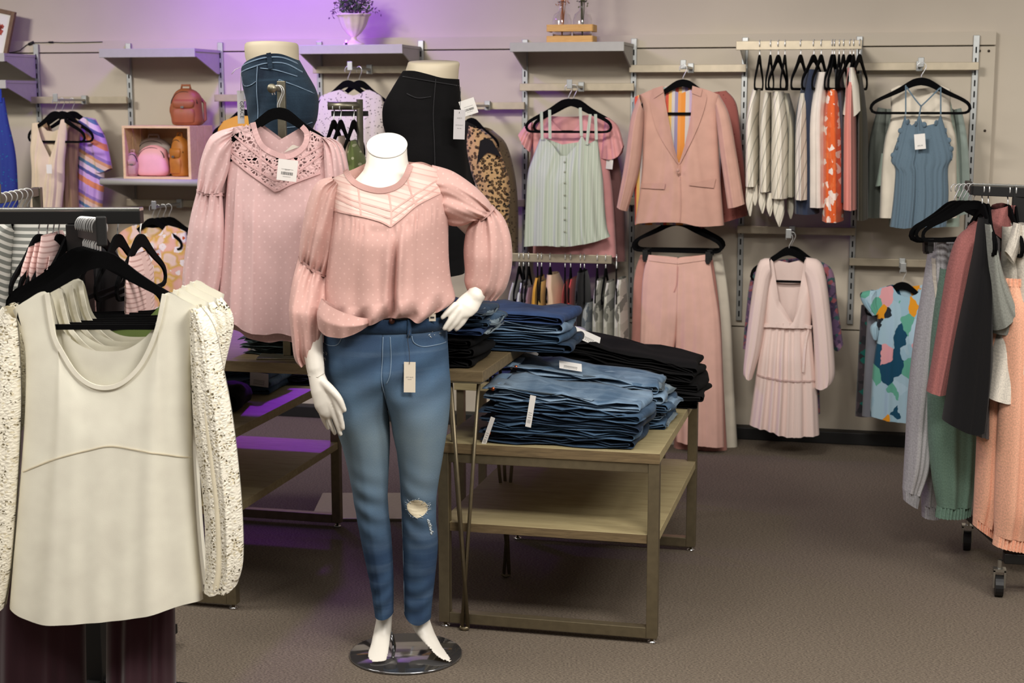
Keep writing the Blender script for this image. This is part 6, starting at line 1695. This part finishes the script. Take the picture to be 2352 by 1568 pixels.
# wooden crate of vases
zD, yD = S_D
q = onY(1308, 232, yD + .06)
M_PINE = wood('honey_pine', (206, 156, 84), (224, 178, 106), (4, 30, 30))
ct = thing('slatted_crate', 'small honey-coloured slatted wooden crate on the wall shelf', 'crate', (q[0], yD + .05, zD))
for z in (0, .052):
    for y in (0, .11): obj('slat', boxp((-.108, y, z), (.108, y + .006, z + .032)), M_PINE, ct, smooth=False, bevel=.001)
    for s in (-1, 1): obj('slat', boxp((s * .108 - .003 * s, .006, z), (s * .108 + .003 * s, .11, z + .032)), M_PINE, ct, smooth=False, bevel=.001)
obj('base_board', boxp((-.104, .006, .0), (.104, .11, .005)), M_PINE, ct, smooth=False)
k = NT('clear_glass'); k.p(Base_Color=(.96, .95, .96, 1), Roughness=.03, Transmission_Weight=1.0, IOR=1.45); M_GLASS = k.m
for dx, lab, sc, sm in ((-.048, 'round glass vase with orange sprigs in the slatted crate', (180, 110, 50), 'orange_sprig'), (.05, 'round glass vase with dark green stem in the slatted crate', (84, 86, 50), 'green_sprig')):
    v = thing('glass_vase', lab, 'vase', (q[0] + dx, yD + .11, zD + .006), group='vases in the slatted crate')
    out = [(.03, 0), (.042, .012), (.046, .05), (.045, .10), (.038, .125), (.022, .138), (.016, .145), (.016, .18), (.019, .186)]
    inn = [(.016, .186), (.013, .18), (.013, .146), (.02, .134), (.035, .121), (.042, .098), (.043, .05), (.039, .014), (.005, .006)]
    obj('glass', lathe(out + inn, 32), M_GLASS, v)
    st = [tube([(0, 0, .01), (rg.uniform(-.01, .01), 0, .12), (rg.uniform(-.03, .03), rg.uniform(-.02, .02), .30)], .0022, 5) for _ in range(6)]
    lv = []
    for i in range(60):
        c = np.array([rg.uniform(-.03, .03), rg.uniform(-.025, .025), rg.uniform(.16, .30)]); s = .008
        d1 = np.array([rg.uniform(-1, 1), rg.uniform(-1, 1), rg.uniform(-1, 1)]); d1 /= np.linalg.norm(d1); d2 = np.cross(d1, [.3, .5, .8]); d2 /= np.linalg.norm(d2)
        lv.append(([c - d1 * s, c + d2 * s * .5, c + d1 * s, c - d2 * s * .5], [(0, 1, 2, 3)]))
    obj('sprigs', join(*st, *lv), solid(sm, sc, .7, 0, .25, 60), v, smooth=False)['kind'] = 'stuff'
# framed picture at the far left
zA_, yA_ = S_A
q = onY(0, 60, PY - .03); q1 = onY(28, 8, PY - .03); q2 = onY(4, 122, PY - .10)
fr_p = thing('framed_picture', 'brown wood-framed floral print leaning at the top left', 'picture', (q1[0] - .2, PY - .12, zA_))
hgt = q1[2] - zA_
fm = wood('frame_brown', (92, 66, 46), (120, 88, 60), (10, 10, 10))
for p, qq in (((-.2, 0, 0), (-.178, .02, hgt)), ((.178, 0, 0), (.2, .02, hgt)), ((-.178, 0, hgt - .022), (.178, .02, hgt)), ((-.178, 0, 0), (.178, .02, .022))): obj('frame_rail', boxp(p, qq), fm, fr_p, smooth=False, bevel=.002)
obj('print', boxp((-.178, .008, .022), (.178, .012, hgt - .022)), solid('paper_print', (226, 222, 216), .8), fr_p, smooth=False)
for x, z, r in ((.12, .17, .02), (.132, .15, .018), (.138, .178, .012), (.118, .14, .014)): obj('printed_flower', lathe([(.0005, 0), (r, 0), (r, .0006), (.0005, .0006)], 14, (0, 0), lambda t, z: .2 * math.sin(5 * t)), solid('print_red', (176, 78, 60), .8), fr_p, (x, .008, z), (math.pi / 2, 0, 0))
fr_p.rotation_euler = (-.12, .2, 0)
# LED cable along the top of the panels
pth = [(14, 122), (30, 120), (46, 116), (60, 104), (72, 98), (100, 98), (118, 97), (150, 98), (200, 97), (235, 96)]
cb = thing('cable', 'thin black power cable running along the wall at upper left', 'cable', (onY(14, 122, PY - .004)[0], PY - .004, onY(14, 122, PY)[2] - .0))
o0 = np.array([onY(14, 122, PY - .004)[0], PY - .004, onY(14, 122, PY)[2]])
obj('cord', tube([onY(x, y, PY - .004) - o0 for x, y in pth], .0022, 6), M_BLACK, cb)
obj('connector', tube([onY(66, 102, PY - .006) - o0, onY(77, 97, PY - .006) - o0], .008, 8), M_BLACK, cb)
obj('connector', tube([onY(112, 97, PY - .006) - o0, onY(122, 97, PY - .006) - o0], .005, 8), M_BLACK, cb)

# ------------------------------------------------------------------ pine crate and bags on the lower shelf
zE, yE = S_E
M_CR = wood('raw_pine', (222, 186, 142), (236, 204, 164), (3, 12, 12))
cl_, cr_ = onY(281, 350, yE + .02), onY(437, 350, yE + .02)
zt2 = onY(350, 289, yE + .02)[2]
wC, hC, dC = (cr_[0] - cl_[0]) / 2, zt2 - zE, .26
pcx = (cr_[0] + cl_[0]) / 2
pc_ = thing('pine_crate', 'raw pine crate lying on its side on the lower shelf', 'crate', (pcx, yE + .02, zE))
for i in range(3):
    d0 = i * dC / 3
    for z0 in (0, hC - .012): obj('board', boxp((-wC, d0 + .003, z0), (wC, d0 + dC / 3 - .003, z0 + .012)), M_CR, pc_, smooth=False, bevel=.001)
    for s in (-1, 1): obj('board', boxp((s * wC, d0 + .003, .012), (s * (wC - .014), d0 + dC / 3 - .003, hC - .012)), M_CR, pc_, smooth=False, bevel=.001)
obj('back_board', boxp((-wC, dC, 0), (wC, dC + .01, hC)), M_CR, pc_, smooth=False)


def backpack(label, mat, x, y, z, w, h, d, rz, seed, cat='backpack', dark=None, lean=0.0, pocket=True):
    t = thing('mini_backpack', label, cat, (x, y, z), rz)
    t.rotation_euler[0] = lean
    prof = [(0, .70, .8), (.04, .92, .95), (.2, 1.0, 1.0), (.55, .98, .95), (.78, .86, .8), (.92, .62, .6), (1.0, .25, .3)]
    pr = resample(np.array(prof), 22, True)
    rings = []
    rgg = random.Random(seed); ph = rgg.random() * 6
    for zz, a, b in pr:
        rings.append(ering((.004 * math.sin(9 * zz + ph), 0, zz * h), w / 2 * a * (1 + .02 * math.sin(17 * zz + ph)), d / 2 * b, 0, 28, 0, 2.8))
    obj('body', loft(rings), mat, t)
    pk = [(0.06, .6, .55), (.1, .72, .7), (.3, .74, .75), (.42, .7, .7), (.48, .5, .4)]
    if pocket: obj('front_pocket', loft([ering((0, -d * .38, zz * h), w / 2 * a, d * .22 * b, 0, 20, 0, 3) for zz, a, b in pk]), mat, t)
    if pocket: obj('flap', loft([ering((0, -d * .40, zz * h), w / 2 * a, d * .20 * b, 0, 20, 0, 3) for zz, a, b in ((.46, .5, .5), (.5, .68, .7), (.62, .74, .75), (.7, .66, .5))]), mat, t)
    if pocket: obj('top_handle', tube([(-w * .15, 0, h * .97), (-w * .13, 0, h * 1.08), (w * .13, 0, h * 1.08), (w * .15, 0, h * .97)], .006, 8), mat, t)
    for s in (-1, 1): obj('shoulder_strap', tube([(s * w * .2, d * .4, h * .9), (s * w * .48, d * .5, h * .6), (s * w * .5, d * .45, h * .15), (s * w * .4, d * .3, .01)], .008, 8), mat, t)
    obj('zipper', tube([(w / 2 * .86 * math.cos(a), -d * .3, h * (.55 + .36 * math.sin(a))) for a in np.linspace(.1, math.pi - .1, 16)], .0025, 6), dark or M_BLACK, t)
    if pocket: obj('buckle', boxp((-.008, -d * .62, h * .47), (.008, -d * .58, h * .52)), M_CHROMESOFT, t, smooth=False)
    return t


M_RUST = solid('rust_leather', (152, 86, 50), .55, 0, .12, 25, .2); M_TAN = solid('tan_leather', (176, 110, 40), .5, 0, .14, 25, .2)
M_BPINK = solid('pink_leather', (236, 168, 176), .5, 0, .04, 25); M_GREYB = solid('taupe_leather', (160, 146, 138), .6, 0, .1, 25)
x_ = onY(422, 232, yE + .13)[0]
backpack('rust brown leather mini backpack on top of the pine crate', M_RUST, x_, yE + .16, zt2 + .001, .16, .185, .11, .1, 1)
backpack('pink leather mini backpack inside the pine crate', M_BPINK, onY(342, 232, yE + .07)[0], yE + .085, zE + .013, .165, .155, .08, 0, 2, lean=-.12, pocket=False)
backpack('tan leather backpack at the right inside the pine crate', M_TAN, onY(408, 232, yE + .1)[0], yE + .11, zE + .013, .10, .20, .09, -.3, 3)
backpack('taupe leather bag behind the pink backpack in the crate', M_GREYB, onY(345, 232, yE + .18)[0], yE + .205, zE + .013, .2, .19, .08, 0, 4, 'bag')
b_ = backpack('mauve bag slumped at the left inside the pine crate', solid('mauve_leather', (186, 140, 144), .6, 0, .1, 25), onY(296, 232, yE + .05)[0], yE + .07, zE + .013, .06, .12, .06, .2, 5, 'bag')
